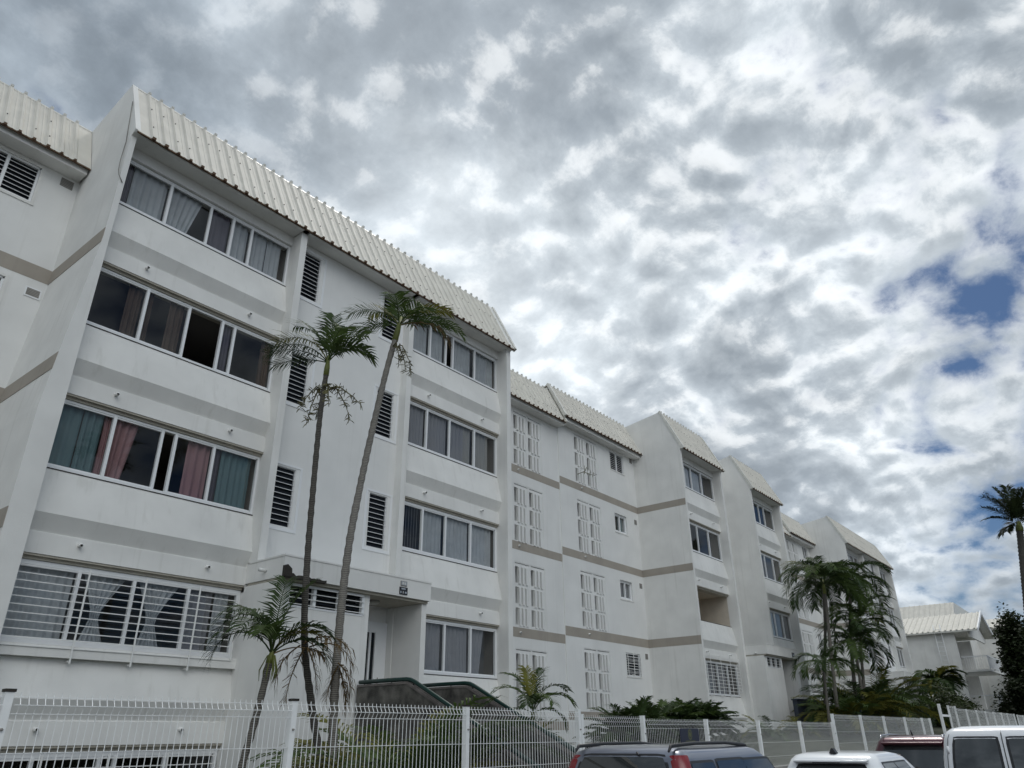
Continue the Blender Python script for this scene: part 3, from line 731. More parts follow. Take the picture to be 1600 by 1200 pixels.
s = MB().box(35.0, 35.25, 12.112, 12.13, 3.07, 3.25, SGB).box(35.04, 35.2, 12.110, 12.112, 3.12, 3.17, SGG)
tag(s.build('sign'), 'small black sign on the entrance canopy of the middle block', 'sign')
aer = MB().tube([(23.35, 15.36, 9.3), (23.35, 15.0, 9.34), (23.35, 14.9, 9.5)], .014, 5)
aer.tube([(23.1, 14.9, 9.22), (23.85, 14.85, 9.26)], .012, 5)
for i, (x, h) in enumerate([(23.15, .26), (23.35, .22), (23.55, .2), (23.75, .17)]): aer.tube([(x, 14.9, 9.23-h*.3), (x, 14.88, 9.23+h)], .009, 5)
tag(aer.build('television_aerial', FRUIT), 'small tv aerial fixed to a lattice panel of the middle block', 'aerial')

# =================================================================== FAR BLOCK
Cb = thing('apartment_building', (51, 13, .4), 'farthest white apartment block of the row, behind the tall palm clump', 'building', 'stepped white apartment blocks')
W = MB()
gable(W, 50.9, 51.04); gable(W, 62.0, 62.25)
for a, b in ((54.95, 55.12), (58.62, 58.8)): pilaster(W, a, b, 13.1, -1, 11.12)
lv = [(55.3, 55.85), (57.9, 58.45)]
wall_holes(W, 55.12, 58.62, -1, 11.12, 13.39, 13.6, [(a, b, c, d) for a, b in lv for c, d in lz], PW)
for a, b in lv:
    for c, d in lz: louvre(Cb, W, a, b, c, d, 13.40, nsl=10)
MB().box(55.12, 58.62, 12.97, 13.388, 11.125, 11.19).build('soffit', PL, Cb)
for x0, x1, ms in ((51.04, 54.95, [52.0, 53.0, 54.0]), (58.8, 62.0, [59.6, 60.4, 61.2])):
    bay(Cb, W, x0, x1, [dict(m=ms, c=[(x0+.1, x0+.9, GREYC), (ms[0]+.1, ms[1]-.05, SHEER), (ms[1]+.05, ms[2], GREYC)]) for k in range(4)])
    W.box(x0, x1, 13.40, 13.75, -1, -.06, PL)
roof_sheet(Cb, 50.92, 62.35, (12.92, 11.18), (13.84, 13.05), trim=(True, True))
entrance(Cb, W, 54.93, .35, 57.2, 58.6, 58.8, -1)
for a, b in BBs[:3]: MB().box(50.888, 50.896, 13.07, YR-.03, a, b).build('taupe_band', TAUPE, Cb)
W.box(51, 62.1, 16.3, 23.9, -1, 11.2, INT)
W.build('wall', PL, Cb)

# =================================================================== STAIRS
S = thing('staircase', (11.2, 9.8, -1.4), 'dark stained concrete entrance stairs with green handrails', 'stairs')
def para(x0, x1):
    return MB().prism_x([(12.24, -1.6), (12.24, .90), (10.84, .90), (7.95, -.50), (7.7, -.50), (7.7, -1.6)], x0, x1)
p1 = para(10.35, 10.45); p1.build('parapet', CONC, S)
p2 = para(12.0, 12.1); p2.build('parapet', CONC, S)
for x0 in (10.34, 11.99):
    MB().prism_x([(12.23, .902), (12.23, .945), (10.83, .945), (7.93, -.455), (7.68, -.455), (7.68, -.498), (7.95, -.498), (10.84, .902)], x0, x0+.12).build('coping', CONCM, S)
st = MB(); nst = 9
for i in range(nst):
    z = -.0-1.42*(i+1)/nst; y = 10.8-(2.9)*i/nst
    st.box(10.475, 11.975, y-2.9/nst, y, -1.6, z)
st.box(10.475, 11.975, 10.8, 12.24, -1.6, 0.0); st.build('steps', CONCL, S)
for x in (10.40, 12.05):
    pr = [(x, 12.22, .995), (x, 11.4, .995), (x, 10.9, .99), (x, 10.78, .975), (x, 10.66, .93), (x, 9.2, .22), (x, 7.75, -.49)]
    h = MB().tube(pr, .040, 10)
    h.build('handrail', GREENP, S)
    hs = MB()
    for y in (12.0, 11.3, 10.7): hs.tube([(x, y, .93 if y > 10.75 else .86), (x, y, .98)], .014, 6)
    for y in (9.8, 8.9, 8.1): hs.tube([(x, y, .42-(9.8-y)*.4845-.01), (x, y, .42-(9.8-y)*.4845+.09)], .014, 6)
    hs.build('handrail_bracket', GREENP, S)

# =================================================================== FENCE
FY = 6.53
def fence_panel(par, x0, x1, zt, hgt, y, mt=FENW, r=.0042, step=.056):
    p = MB(); n = max(2, int(round((x1-x0-.08)/step))); d = .032
    for i in range(n):
        x = x0+.05+(x1-x0-.10)*i/(n-1)
        pts = [(x, y, zt+.03), (x, y, zt), (x, y-d, zt-.057), (x, y, zt-.115), (x, y, zt-hgt)]
        p.tube(pts, r, 4, smooth=False, caps=False)
    hz = [(0, 0), (-.057, -d), (-.115, 0)]; z = -.115-.26
    while z > -hgt+.02: hz.append((z, 0)); z -= .26
    hz.append((-hgt+.01, 0))
    for dz, dy in hz: p.tube([(x0+.01, y+dy-.006, zt+dz), (x1-.01, y+dy-.006, zt+dz)], r*1.05, 4, smooth=False)
    return p.build('mesh_panel', mt, par)
def fence_post(par, x, zt, zb, y=FY, cap=False, wd=.03, mt=FENW):
    q = MB().box(x-wd, x+wd, y-.015, y+.05, zb, zt)
    o = q.build('post', mt, par)
    if cap: MB().box(x-wd-.006, x+wd+.006, y-.022, y+.056, zt+.001, zt+.022).build('post_cap', DARKB, o)
    else: MB().box(x-wd-.003, x+wd+.003, y-.018, y+.053, zt+.001, zt+.012).build('post_cap', mt, o)
    bl = MB()
    for z in (zt-.25, zt-.75): bl.tube([(x+.0, y-.016, z), (x, y-.03, z)], .011, 6)
    bl.build('post_bolt', CONCL, o)
def fence(label, posts, zts, hgt, capn=0, base=-1.0, r=.0037):
    F = thing('mesh_fence', (posts[0], FY, base), label, 'fence', 'white mesh fence runs along the street')
    for i, x in enumerate(posts): fence_post(F, x, max(zts[max(i-1, 0)], zts[min(i, len(zts)-1)])+.03, base-.02, cap=i < capn)
    for (a, b), z in zip(zip(posts, posts[1:]), zts): fence_panel(F, a+.03, b-.03, z, hgt, FY, r=r)
    return F
fence('nearest long white mesh fence run with dark post caps', [-5.24, -2.74, -.24, 2.26, 4.76, 7.26, 9.65], [.30]*6, 1.25, 6)
fence('white mesh fence run behind the silver car', [9.72, 11.49, 13.79, 16.21, 18.64, 21.0], [.24, .21, .21, .21, .21], .83, 0, -.62, .0027)
fence('white mesh fence run stepped up behind the white hatchback and maroon car', [21.09, 23.51, 25.86, 28.36, 30.74, 31.92], [.40]*5, .98, 0, -.6, .0027)
fence('farthest white mesh fence run beyond the gate posts', [35.63, 37.0, 39.29, 41.68, 43.97, 46.35, 48.75, 50.69, 53.27], [.90]+[.83]*7, 1.25, 0, -.45, .0027)
fence('short white mesh fence run at the far right end past the trees', [54.4, 56.8, 59.2, 61.6], [.80]*3, 1.25, 0, -.45, .0027)
gt = thing('gate_post', (34.0, FY, -.5), 'tall white gate post with a short crossbar', 'gate post')
MB().box(33.95, 34.06, FY-.03, FY+.06, -.55, .96).build('post', FENW, gt)
MB().box(34.06, 35.58, FY-.01, FY+.04, .52, .60).build('crossbar', FENW, gt)
lw = MB()
for a, b, z in ((-12, 9.685, -.96), (9.685, 21.045, -.61), (21.045, 33.9, -.57), (33.9, 62, -.42)):
    lw.box(a, b, 6.42, 6.66, -2.1, z)
tag(lw.build('low_wall', CONCL), 'low grey concrete wall carrying the white mesh fence', 'wall')
df = thing('mesh_fence', (33, 9, -.4), 'dark green mesh fence across the garden behind the white one', 'fence')
for a in range(6):
    x0 = 32.6+2.4*a; fence_panel(df, x0, x0+2.4, .95+.05*a, 1.5, 9, FEND, .005, .10)
    fence_post(df, x0, 1.0+.05*a, -.6, 9, mt=FEND)
sg = thing('sign', (12.95, FY-.05, -.15), 'navy sign with an oval crest tied to the fence behind the silver car', 'sign')
NAVY = mat('navy_sign_panel', (.010, .013, .035), .4); OLIVE = mat('olive_crest_print', (.13, .14, .045), .5)
def rrect(x0, x1, z0, z1, r, k=4):
    pts = []
    for cx, cz, a0 in ((x1-r, z1-r, 0), (x0+r, z1-r, 90), (x0+r, z0+r, 180), (x1-r, z0+r, 270)):
        for i in range(k+1): a = R(a0+90*i/k); pts.append((cx+r*math.cos(a), cz+r*math.sin(a)))
    return pts
MB().prism_y(rrect(12.60, 13.30, -.13, .095, .035), FY-.062, FY-.05).build('panel', NAVY, sg)
el = MB(); ne = 28
for i in range(ne):
    a0, a1 = 2*math.pi*i/ne, 2*math.pi*(i+1)/ne
    q = [(12.95+rx*math.cos(a), -.0+rz*math.sin(a)) for a, rx, rz in ((a0, .075, .082), (a1, .075, .082), (a1, .055, .064), (a0, .055, .064))]
    el.add([(x, FY-.0635, z) for x, z in q], [(0, 1, 2, 3)])
el.add([(12.95+.03*math.cos(2*math.pi*i/10), FY-.0635, .0+.045*math.sin(2*math.pi*i/10)) for i in range(10)], [list(range(10))])
for i in range(9): el.box(12.77+i*.041, 12.795+i*.041, FY-.0636, FY-.0622, -.108, -.094)
el.build('crest', OLIVE, sg)

# =================================================================== PALMS
def frond(mb, o, az, el0, L, droop, nl=26, ll=.38, wd=.028, hang=.5, mt=None, curl=0., start=.18, rr=.012):
    mt = mt or rnd.choices(LEAF, (5, 4, .6))[0]
    p = Vector(o); pts = [p.copy()]; K = 14; el = el0; a = az; dirs = []
    for i in range(K):
        t = (i+.5)/K; el = el0-droop*t**1.35; a = az+curl*t
        d = Vector((math.cos(a)*math.cos(el), math.sin(a)*math.cos(el), math.sin(el)))
        dirs.append(d); p = p+d*(L/K); pts.append(p.copy())
    mb.tube(pts, [rr*(1-.75*i/K) for i in range(K+1)], 4, mt, caps=False)
    for i in range(nl):
        t = start+(1-start)*(i+.5)/nl; f = t*K; k = min(int(f), K-1)
        q = pts[k].lerp(pts[k+1], f-k); d = dirs[k]
        side = d.cross(Vector((0, 0, 1)))
        if side.length < .05: side = Vector((math.sin(az), -math.cos(az), 0))
        side.normalize(); upv = side.cross(d).normalized()
        prof = math.sin(math.pi*min(1, .18+.82*(1-(t-start)/(1-start))))**.7 if t > .5 else .75+.25*(t-start)/.32
        for sgn in (1, -1):
            if mt is DRY and rnd.random() < .25: continue
            l = (rnd.uniform(.55, 1.1) if mt is DRY else 1)*ll*prof*rnd.uniform(.8, 1.12); fwd = .55+.5*t+rnd.uniform(-.15, .15)
            v = (side*sgn+d*fwd+upv*rnd.uniform(.1, .38)+(Vector((rnd.uniform(-.6, .6), rnd.uniform(-.6, .6), rnd.uniform(-.8, .1))) if mt is DRY else Vector())).normalized()
            e1 = q+v*l*.5; v2 = (v+Vector((0, 0, -hang*rnd.uniform(.6, 1.4)))).normalized(); e2 = e1+v2*l*.5
            wv = v.cross(upv).normalized()*wd*.5*rnd.uniform(.8, 1.2)
            w2 = wv+upv*wd*.2
            mb.add([q-wv*.5, q+wv*.5, e1+w2, e1-w2, e2], [(0, 1, 2, 3), (3, 2, 4)], mt)
RV = Vector((math.sin(yaw), -math.cos(yaw), 0)); FV = Vector((math.cos(yaw), math.sin(yaw), 0))
A0 = math.atan2(RV.y, RV.x)                          # azimuth that runs along the street view, used to spread the fronds
def trunk(par, pts, r0, r1, mt=TRUNK, ring=.09):
    out = []; rad = []
    P_ = [Vector(p) for p in pts]; tot = sum((b-a).length for a, b in zip(P_, P_[1:])); n = max(8, int(tot/ring)); acc = 0; seg = 0
    cum = [0]
    for a, b in zip(P_, P_[1:]): cum.append(cum[-1]+(b-a).length)
    def cr(t):                                       # smooth curve through the points
        s_ = t*tot
        for i in range(len(P_)-1):
            if s_ <= cum[i+1]+1e-6:
                u = (s_-cum[i])/(cum[i+1]-cum[i]); a, b = P_[i], P_[i+1]; pa = P_[max(i-1, 0)]; pb = P_[min(i+2, len(P_)-1)]
                return .5*((2*a)+(b-pa)*u+(2*pa-5*a+4*b-pb)*u*u+(3*a-pa-3*b+pb)*u**3)
        return P_[-1]
    for i in range(n+1):
        t = i/n; r = r0+(r1-r0)*t
        out.append(cr(t)); rad.append(r*(1.10 if i % 2 else .95)*rnd.uniform(.96, 1.04))
    return MB().tube(out, rad, 10).build('trunk', mt, par)
def palm(name, label, pts, r0, r1, fronds, group=None, shaft=.35, cat='palm', mt=TRUNKM, ll=.38, wd=.028, nl=26):
    T = thing(name, pts[0], label, cat, group)
    trunk(T, pts, r0, r1, mt)
    top = Vector(pts[-1]); d = (Vector(pts[-1])-Vector(pts[-2])).normalized()
    if shaft: MB().tube([top-d*.05, top+d*shaft*.3, top+d*shaft], [r1*1.2, r1*1.15, r1*.5], 10).build('crownshaft', SHAFT, T)
    cr = MB(); o = top+d*shaft*.6
    for fz in fronds:
        az, el, L, dr = fz[:4]; kw = dict(fz[4]) if len(fz) > 4 else {}
        kw.setdefault('ll', ll); kw.setdefault('wd', wd); kw.setdefault('nl', nl)
        frond(cr, o, A0+R(az), R(el), L, R(dr), **kw)
    cr.build('crown', None, T)
    return T
D_ = dict(mt=DRY, hang=1.0)
PG = 'slim palms behind the near fence'
t1 = palm('palm_tree', 'shortest slim palm with a low arching crown left of the entrance', [(6.05, 9.5, -1.5), (6.10, 9.5, -1.0), (6.22, 9.5, -.26), (6.30, 9.5, .12), (6.38, 9.5, .59), (6.44, 9.5, 1.0)], .052, .044,
    [(178, 86, 1.30, 165, dict(ll=.42, hang=1.0, mt=LEAF[0])), (182, 58, 1.15, 150, dict(ll=.40, hang=1.0, mt=LEAF[0])), (160, 80, 1.25, 110, dict(mt=LEAF[0])), (30, 84, 1.15, 45, dict(mt=LEAF[1])), (95, 86, 1.2, 40, dict(mt=LEAF[0])), (8, 66, .95, 110, dict(mt=LEAF[0])), (2, 45, 1.0, 130, dict(mt=LEAF[0])),
     (20, 60, .7, 80, dict(mt=LEAF[2])), (0, 24, .75, 60, dict(mt=DRY, hang=1.3, ll=.3, start=.6)), (-85, 62, .9, 110), (255, 66, 1.0, 110)], PG, .12, ll=.36, wd=.024, nl=30, mt=TRUNKM)
dd = MB()
for k in range(12): a = rnd.uniform(0, 6.3); dd.tube([(6.45+.05*math.cos(a), 9.5+.05*math.sin(a), 1.06), (6.43+.12*math.cos(a), 9.5+.12*math.sin(a), .86), (6.42+.1*math.cos(a), 9.5+.1*math.sin(a), .72)], [.006, .009, .003], 4)
dd.build('dry_sheath', SHAFT, t1)
t2 = palm('palm_tree', 'tall slim palm with a dark bent trunk and fruit stalks under its crown', [(7.62, 9.5, -1.5), (7.58, 9.5, -1.0), (7.46, 9.5, -.3), (7.24, 9.5, .37), (6.98, 9.5, 1.3), (6.88, 9.5, 2.41), (6.84, 9.5, 3.61), (6.82, 9.5, 4.82), (6.85, 9.5, 5.62)], .055, .040,
    [(172, 66, 1.25, 95), (178, 52, 1.15, 85), (165, 78, 1.2, 70), (184, 34, 1.1, 60), (180, 14, .95, 40), (100, 88, 1.15, 30), (70, 80, 1.1, 40), (30, 78, 1.0, 70), (12, 62, .9, 120), (-60, 60, .9, 90), (0, 74, .85, 140)], PG, .34, mt=TRUNKD, ll=.40, wd=.028, nl=24)
fr = MB()
for (az, L, dz) in ((0, .62, -.28), (12, .45, -.5), (190, .35, -.35), (-60, .35, -.4), (120, .32, -.4), (170, .25, -.6)):
    o = Vector((6.85, 9.5, 5.28)); a = A0+R(az); e = Vector((math.cos(a), math.sin(a), 0))
    pts = [o, o+e*L*.4+Vector((0, 0, .08)), o+e*L*.8+Vector((0, 0, dz*.4)), o+e*L*1.05+Vector((0, 0, dz))]
    fr.tube(pts, [.014, .012, .008, .004], 4)
    for k in range(46):
        t = rnd.uniform(.2, 1)*2.99; i = int(t); q = pts[i].lerp(pts[i+1], t-i)
        v = Vector((rnd.uniform(-1, 1), rnd.uniform(-1, 1), rnd.uniform(-.8, .7))).normalized()
        fr.tube([q, q+v*.05, q+v*.10+Vector((0, 0, -.02))], [.004, .009, .003], 3, smooth=False)
fr.build('fruit_stalk', FRUIT, t2)
t3 = palm('palm_tree', 'tallest slim grey palm, leaning right with its crown at the roof edge', [(7.74, 9.5, -1.5), (7.72, 9.5, -.9), (7.69, 9.5, -.3), (7.62, 9.5, .46), (7.60, 9.5, 1.73), (7.65, 9.5, 2.84), (7.76, 9.5, 3.72), (7.93, 9.5, 4.81), (8.16, 9.5, 6.1), (8.34, 9.5, 6.92)], .068, .05,
    [(176, 52, 1.15, 80), (150, 62, 1.0, 75), (182, 20, .95, 105, dict(mt=LEAF[1])), (195, -2, .9, 65, dict(mt=LEAF[1], ll=.4)), (12, 55, 1.15, 80, dict(ll=.34)), (30, 42, 1.05, 75), (2, 22, 1.35, 75, dict(mt=LEAF[1], ll=.34)), (-6, 14, 1.25, 95, dict(mt=DRY, ll=.34)),
     (100, 76, .8, 60), (70, 66, .8, 80), (-90, 55, .9, 90), (-40, 45, .9, 100)], PG, .55, ll=.44, wd=.028, nl=22, mt=TRUNK)
fr = MB()
for (az, L, dz) in ((5, .38, -.55), (30, .3, -.45), (-50, .3, -.5)):
    o = Vector((8.27, 9.5, 6.7)); a = A0+R(az); e = Vector((math.cos(a), math.sin(a), 0))
    pts = [o, o+e*L*.5+Vector((0, 0, .05)), o+e*L*.9+Vector((0, 0, dz*.5)), o+e*L+Vector((0, 0, dz))]
    fr.tube(pts, [.014, .012, .008, .004], 4)
    for k in range(36):
        t = rnd.uniform(.3, 1)*2.99; i = int(t); q = pts[i].lerp(pts[i+1], t-i)
        v = Vector((rnd.uniform(-1, 1), rnd.uniform(-1, 1), rnd.uniform(-1, .4))).normalized()
        fr.tube([q, q+v*.06, q+v*.11], [.004, .009, .003], 3, smooth=False)
fr.build('fruit_stalk', FRUIT, t3)
# hanging dead frond caught between the trunks
dfm = MB()
for o, az, el, L, dr in (((6.86, 9.42, 1.22), 190, -35, .62, 60), ((6.92, 9.40, 1.18), 170, -62, .75, 30), ((6.97, 9.40, 1.2), 0, -60, .62, 30), ((6.90, 9.40, 1.24), 0, 30, .95, 125), ((7.0, 9.40, 1.2), 4, 22, .85, 120), ((7.55, 9.4, 1.02), 5, -40, .5, 60), ((7.56, 9.4, .98), 175, -62, .5, 30), ((7.58, 9.4, .95), 20, -66, .55, 25)):
    frond(dfm, o, A0+R(az), R(el), L, R(dr), nl=30, ll=.34, wd=.02, hang=1.5, mt=DRY, start=.05)
tag(dfm.build('dead_frond', None, None, (7.0, 9.45, .9)), 'brown dried palm fronds hanging between the trunks of the tall palms', 'dead frond')

def clump(name, label, base, n, Lr, elr, mtw=(4, 4, 1), ll=.3, wd=.03, group=None, cat='plant', droop=(60, 120), stems=0, hang=.5, nl=20, rad=.15):
    T = thing(name, base, label, cat, group); cr = MB()
    for i in range(n):
        a = rnd.uniform(0, 2*math.pi); o = Vector(base)+Vector((math.cos(a)*rad*rnd.random(), math.sin(a)*rad*rnd.random(), 0))
        frond(cr, o, a, R(rnd.uniform(*elr)), rnd.uniform(*Lr), R(rnd.uniform(*droop)), nl=nl, ll=ll*rnd.uniform(.8, 1.2), wd=wd, hang=hang, mt=rnd.choices(LEAF, mtw)[0])
    cr.build('fronds', None, T)
    if stems:
        s_ = MB()
        for i in range(stems): a = rnd.uniform(0, 6.3); s_.tube([Vector(base)+Vector((.1*math.cos(a), .1*math.sin(a), -.05)), Vector(base)+Vector((.16*math.cos(a), .16*math.sin(a), .4))], .03, 6)
        s_.build('stems', TRUNK, T)
    return T
clump('shrub', 'bushy yellow-green palm shrub against the stairs behind the near fence', (8.55, 8.9, -1.43), 46, (1.9, 2.7), (66, 88), (3, 4, 3), .46, .034, rad=.45, cat='shrub', nl=28)
clump('shrub', 'small yellow-green shrub between the stairs and the lattice panel palm', (13.4, 10.6, -.6), 22, (.9, 1.4), (50, 88), (1, 3, 5), .32, .03, rad=.25, cat='shrub')
palm('palm_tree', 'young palm with dark arching fronds in front of a ground floor lattice panel', [(14.35, 11, -1.2), (14.4, 11, -.4), (14.42, 11, .35)], .05, .04,
    [(170, 74, 1.2, 115), (150, 84, 1.2, 80), (30, 74, 1.25, 110), (10, 60, 1.15, 115), (60, 86, 1.15, 60), (110, 88, 1.1, 50), (-60, 60, 1.1, 120), (-100, 60, 1.0, 120), (0, 25, .9, 110), (180, 30, .8, 110)], None, .2, ll=.34, wd=.032, nl=24)
# cycads under the recess
CY = 'dark cycads in the bed behind the fence'
for i, (x, y, z, lab) in enumerate(((18.9, 11.2, -.25, 'dark cycad at the left end of the row in the bed'), (20.0, 10.9, -.2, 'dark rounded cycad second from the left in the bed'), (21.0, 11.1, -.1, 'dark cycad in the middle of the bed with upright fronds'), (22.0, 10.8, -.1, 'dark cycad with tall pointed fronds right of the bed middle'), (22.9, 11.3, -.05, 'dark spreading cycad at the right end of the bed'))):
    clump('cycad', lab, (x, y, z), 70, (.85, 1.35), (30, 88), (6, 3, 0), .32, .04, CY, droop=(45, 90), nl=26, rad=.3)
for i, (x, y, z, lab) in enumerate(((28.4, 11.0, -.2, 'low spiky plant at the foot of the middle block left of the entrance'), (30.6, 10.6, -.1, 'low bushy plant beside the slate blue wall of the middle entrance'))):
    clump('fern', lab, (x, y, z), 26, (.7, 1.2), (30, 85), (4, 3, 2), .24, .03, 'low plants at the middle block', droop=(60, 110), rad=.4)
# slate wall of the middle entrance
bw = MB().box(34.0, 37.6, 11.9, 12.08, -.4, 1.27).box(33.96, 37.64, 11.86, 12.12, 1.271, 1.33)
tag(bw.build('entrance_wall', CONCB), 'dark slate blue parapet wall at the middle entrance', 'wall')
# tall palms on the right
TG = 'tall palms in the garden of the middle block'
def rfr(n, L, base=0, up=0): 
    return [(base+360*i/n+rnd.uniform(-14, 14), up+rnd.choice((75, 60, 48, 35, 20))+rnd.uniform(-6, 6), L*rnd.uniform(.85, 1.1), rnd.uniform(95, 150)) for i in range(n)]
palm('palm_tree', 'tall thin palm with a drooping crown, left one of the right-hand clump', [(33.0, 10, -.2), (33.1, 10, 1.2), (33.6, 10, 3.2), (34.1, 10, 5.0), (34.2, 10, 5.5)], .075, .06, rfr(21, 2.2), TG, .6, ll=.62, wd=.045, nl=34)
palm('palm_tree', 'tall thin palm with a bright centre, right one of the right-hand clump', [(36.2, 10.2, -.1), (36.6, 10.2, 1.6), (37.6, 10.2, 4.0), (38.6, 10.2, 5.6), (39.0, 10.2, 6.2)], .085, .065, rfr(21, 2.3, 20), TG, .6, ll=.64, wd=.045, nl=34)
palm('palm_tree', 'thin twin palm crossing behind the left one of the right-hand clump', [(34.0, 10.8, -.1), (34.4, 10.8, 1.6), (36.0, 10.8, 4.2), (36.6, 10.8, 5.6), (36.8, 10.8, 6.1)], .07, .055, rfr(18, 2.1, 40), TG, .5, ll=.6, wd=.045, nl=32)
palm('palm_tree', 'thin palm with a low crown between the right-hand palm trunks', [(35.4, 9.6, -.2), (35.6, 9.6, 1.0), (36.5, 9.6, 3.2), (37.2, 9.6, 4.3)], .07, .055, rfr(18, 2.0, 10), TG, .5, ll=.58, wd=.045, nl=32)
palm('palm_tree', 'thin palm with the lowest crown of the right-hand clump, beside its trunks', [(34.8, 9.5, -.1), (34.9, 9.5, 1.0), (35.2, 9.5, 2.4), (35.3, 9.5, 3.2)], .07, .055, rfr(18, 1.9, 30), TG, .4, ll=.55, wd=.045, nl=30)
palm('palm_tree', 'young palm with thin arching fronds before the middle entrance porch', [(30.4, 9.6, -.3), (30.6, 9.6, .9), (30.9, 9.6, 2.2)], .055, .045, rfr(12, 1.5, 0, 5), TG, .3, ll=.42, wd=.038, nl=28)
UG = 'undergrowth palms around the right-hand clump'
for i, (x, y, z, n, L, mw, lab) in enumerate((
    (33.2, 9.6, -.1, 40, (1.5, 2.4), (2, 4, 4), 'yellow-green bushy palm at the foot of the tall palms'),
    (35.6, 9.6, .0, 50, (2.3, 3.2), (3, 5, 2), 'dense green bushy palm right of the tall palm trunks'),
    (38.5, 9.9, .1, 54, (2.5, 3.4), (4, 5, 1), 'large dark bushy palm behind the tall palm trunks'),
    (42.0, 10.4, .2, 40, (1.3, 1.9), (4, 5, 0), 'big dark palm shrub before the far block stairs'),
    (47.5, 10.8, .4, 40, (1.3, 1.9), (4, 5, 1), 'spreading palm shrub below the far block'))):
    clump('palm_shrub', lab, (x, y, z), n, L, (50, 88), mw, .6, .05, UG, cat='shrub', droop=(60, 120), nl=24, rad=.6)
palm('palm_tree', 'small palm with a low spreading crown in front of the gabled house', [(56.5, 10.6, .3), (56.6, 10.6, 1.4), (56.6, 10.6, 2.5)], .13, .11, rfr(18, 1.8), None, .4, ll=.8, wd=.08, nl=28)
clump('palm_shrub', 'pale bushy palm under the wall of the gabled house', (60.0, 11.0, .5), 30, (1.0, 1.5), (35, 85), (3, 4, 2), .55, .05, UG, cat='shrub', rad=.6)
# coconut palm against the sky, fronds coloured dark to look backlit
palm('coconut_palm', 'tall leaning coconut palm at the right edge against blue sky', [(50, 5.3, -1.85), (50, 5.15, -.6), (50, 4.85, 1.5), (50, 4.45, 4.2), (50, 4.08, 6.3), (50, 3.72, 8.4), (50, 3.42, 10.2)], .26, .17,
    [(150, 72, 2.34, 25, dict(mt=TREEL)), (170, 64, 2.26, 30, dict(mt=TREEL)), (120, 82, 2.42, 20, dict(mt=TREEL)), (60, 84, 2.50, 20, dict(mt=TREEL)), (30, 78, 2.42, 25, dict(mt=TREEL)), (10, 70, 2.34, 35, dict(mt=TREEL)), (0, 56, 2.18, 50, dict(mt=TREEL)), (180, 46, 2.11, 40, dict(mt=TREEL)), (185, 28, 1.95, 45, dict(mt=TREEL)), (90, 70, 2.18, 30, dict(mt=TREEL)), (-90, 70, 2.18, 40, dict(mt=TREEL)), (-60, 60, 2.03, 60, dict(mt=TREEL)), (240, 60, 2.03, 60, dict(mt=TREEL)), (5, 30, 1.87, 80, dict(mt=TREEL)), (178, 0, 1.25, 60, dict(mt=TREEL)), (-4, 5, 1.72, 70, dict(mt=TREEL)), (80, 30, 1.72, 70, dict(mt=TREEL)), (-90, 25, 1.72, 70, dict(mt=TREEL))], None, .5, ll=.62, wd=.06, nl=34, mt=TRUNKD)

# leafy trees and bushes
def leafy(name, label, base, h, crown, n, leaf, mt=TREEL, cat='tree', group=None, ntr=4):
    T = thing(name, base, label, cat, group); cx, cy, cz, rx, ry, rz = crown
    t = MB(); top = Vector((cx, cy, cz-rz*.3))
    t.tube([base, Vector(base).lerp(top, .5)+Vector((.15, .1, 0)), top], [.05*h*.5, .04*h*.5, .02*h*.5], 8)
    ends = []
    for i in range(ntr):
        a = 2*math.pi*i/ntr+rnd.random(); e = Vector((cx+rx*.7*math.cos(a), cy+ry*.7*math.sin(a), cz+rz*rnd.uniform(-.2, .5)))
        s0 = Vector(base).lerp(top, rnd.uniform(.55, .95)); t.tube([s0, s0.lerp(e, .5)+Vector((0, 0, .2)), e], [.014*h, .009*h, .003*h], 6)
    t.build('trunk', TRUNKD, T)
    c = MB(); cl_ = []
    for i in range(int(26+n/160)):
        v = Vector((rnd.gauss(0, 1), rnd.gauss(0, 1), rnd.gauss(0, 1))).normalized()*rnd.uniform(.45, 1)
        cl_.append((Vector((cx+v.x*rx, cy+v.y*ry, cz+v.z*rz)), rnd.uniform(.16, .34)))
    for i in range(n):
        q, r_ = rnd.choice(cl_)
        v = Vector((rnd.gauss(0, 1), rnd.gauss(0, 1), rnd.gauss(0, .8))); p = q+Vector((v.x*rx, v.y*ry, v.z*rz))*r_*.62
        a = Vector((rnd.uniform(-1, 1), rnd.uniform(-1, 1), rnd.uniform(-.6, .4))).normalized(); b = a.cross(Vector((rnd.uniform(-1, 1), rnd.uniform(-1, 1), 1))).normalized()
        l = leaf*rnd.uniform(.6, 1.3); c.add([p-b*l*.2, p+a*l*.5-b*l*.32, p+a*l, p+a*l*.5+b*l*.32], [(0, 1, 2, 3)])
    c.build('crown', mt, T)
TRG = 'dark leafy trees at the right end'
leafy('tree', 'dark dense tree right of the gabled house, reaching over the roof edge', (70, 7.6, .3), 8, (70, 6.9, 4.4, 3.0, 1.5, 3.5), 16000, .30, group=TRG)
leafy('tree', 'dark tree with brownish top at the far right edge behind the fence', (62, 4.6, .2), 7, (62, 4.7, 3.4, 2.8, 1.5, 3.0), 12000, .26, group=TRG)
leafy('tree', 'low dark tree filling the gap under the balconies of the gabled house', (66, 7.8, .2), 4, (66, 7.6, 1.5, 2.6, 1.2, 1.5), 8000, .24, group=TRG)
leafy('bush', 'dark bush beside the narrow gate', (46, 8.6, .2), 3, (46, 8.6, 1.0, 2.4, 1.0, 1.2), 3500, .16, BUSHL, 'bush', 'bushes in the right-hand garden')
leafy('bush', 'green bush at the foot of the slate blue wall', (34.8, 10.9, -.1), 2, (34.8, 10.9, .55, 1.6, .6, .7), 2600, .11, BUSHL, 'bush', 'bushes in the right-hand garden')
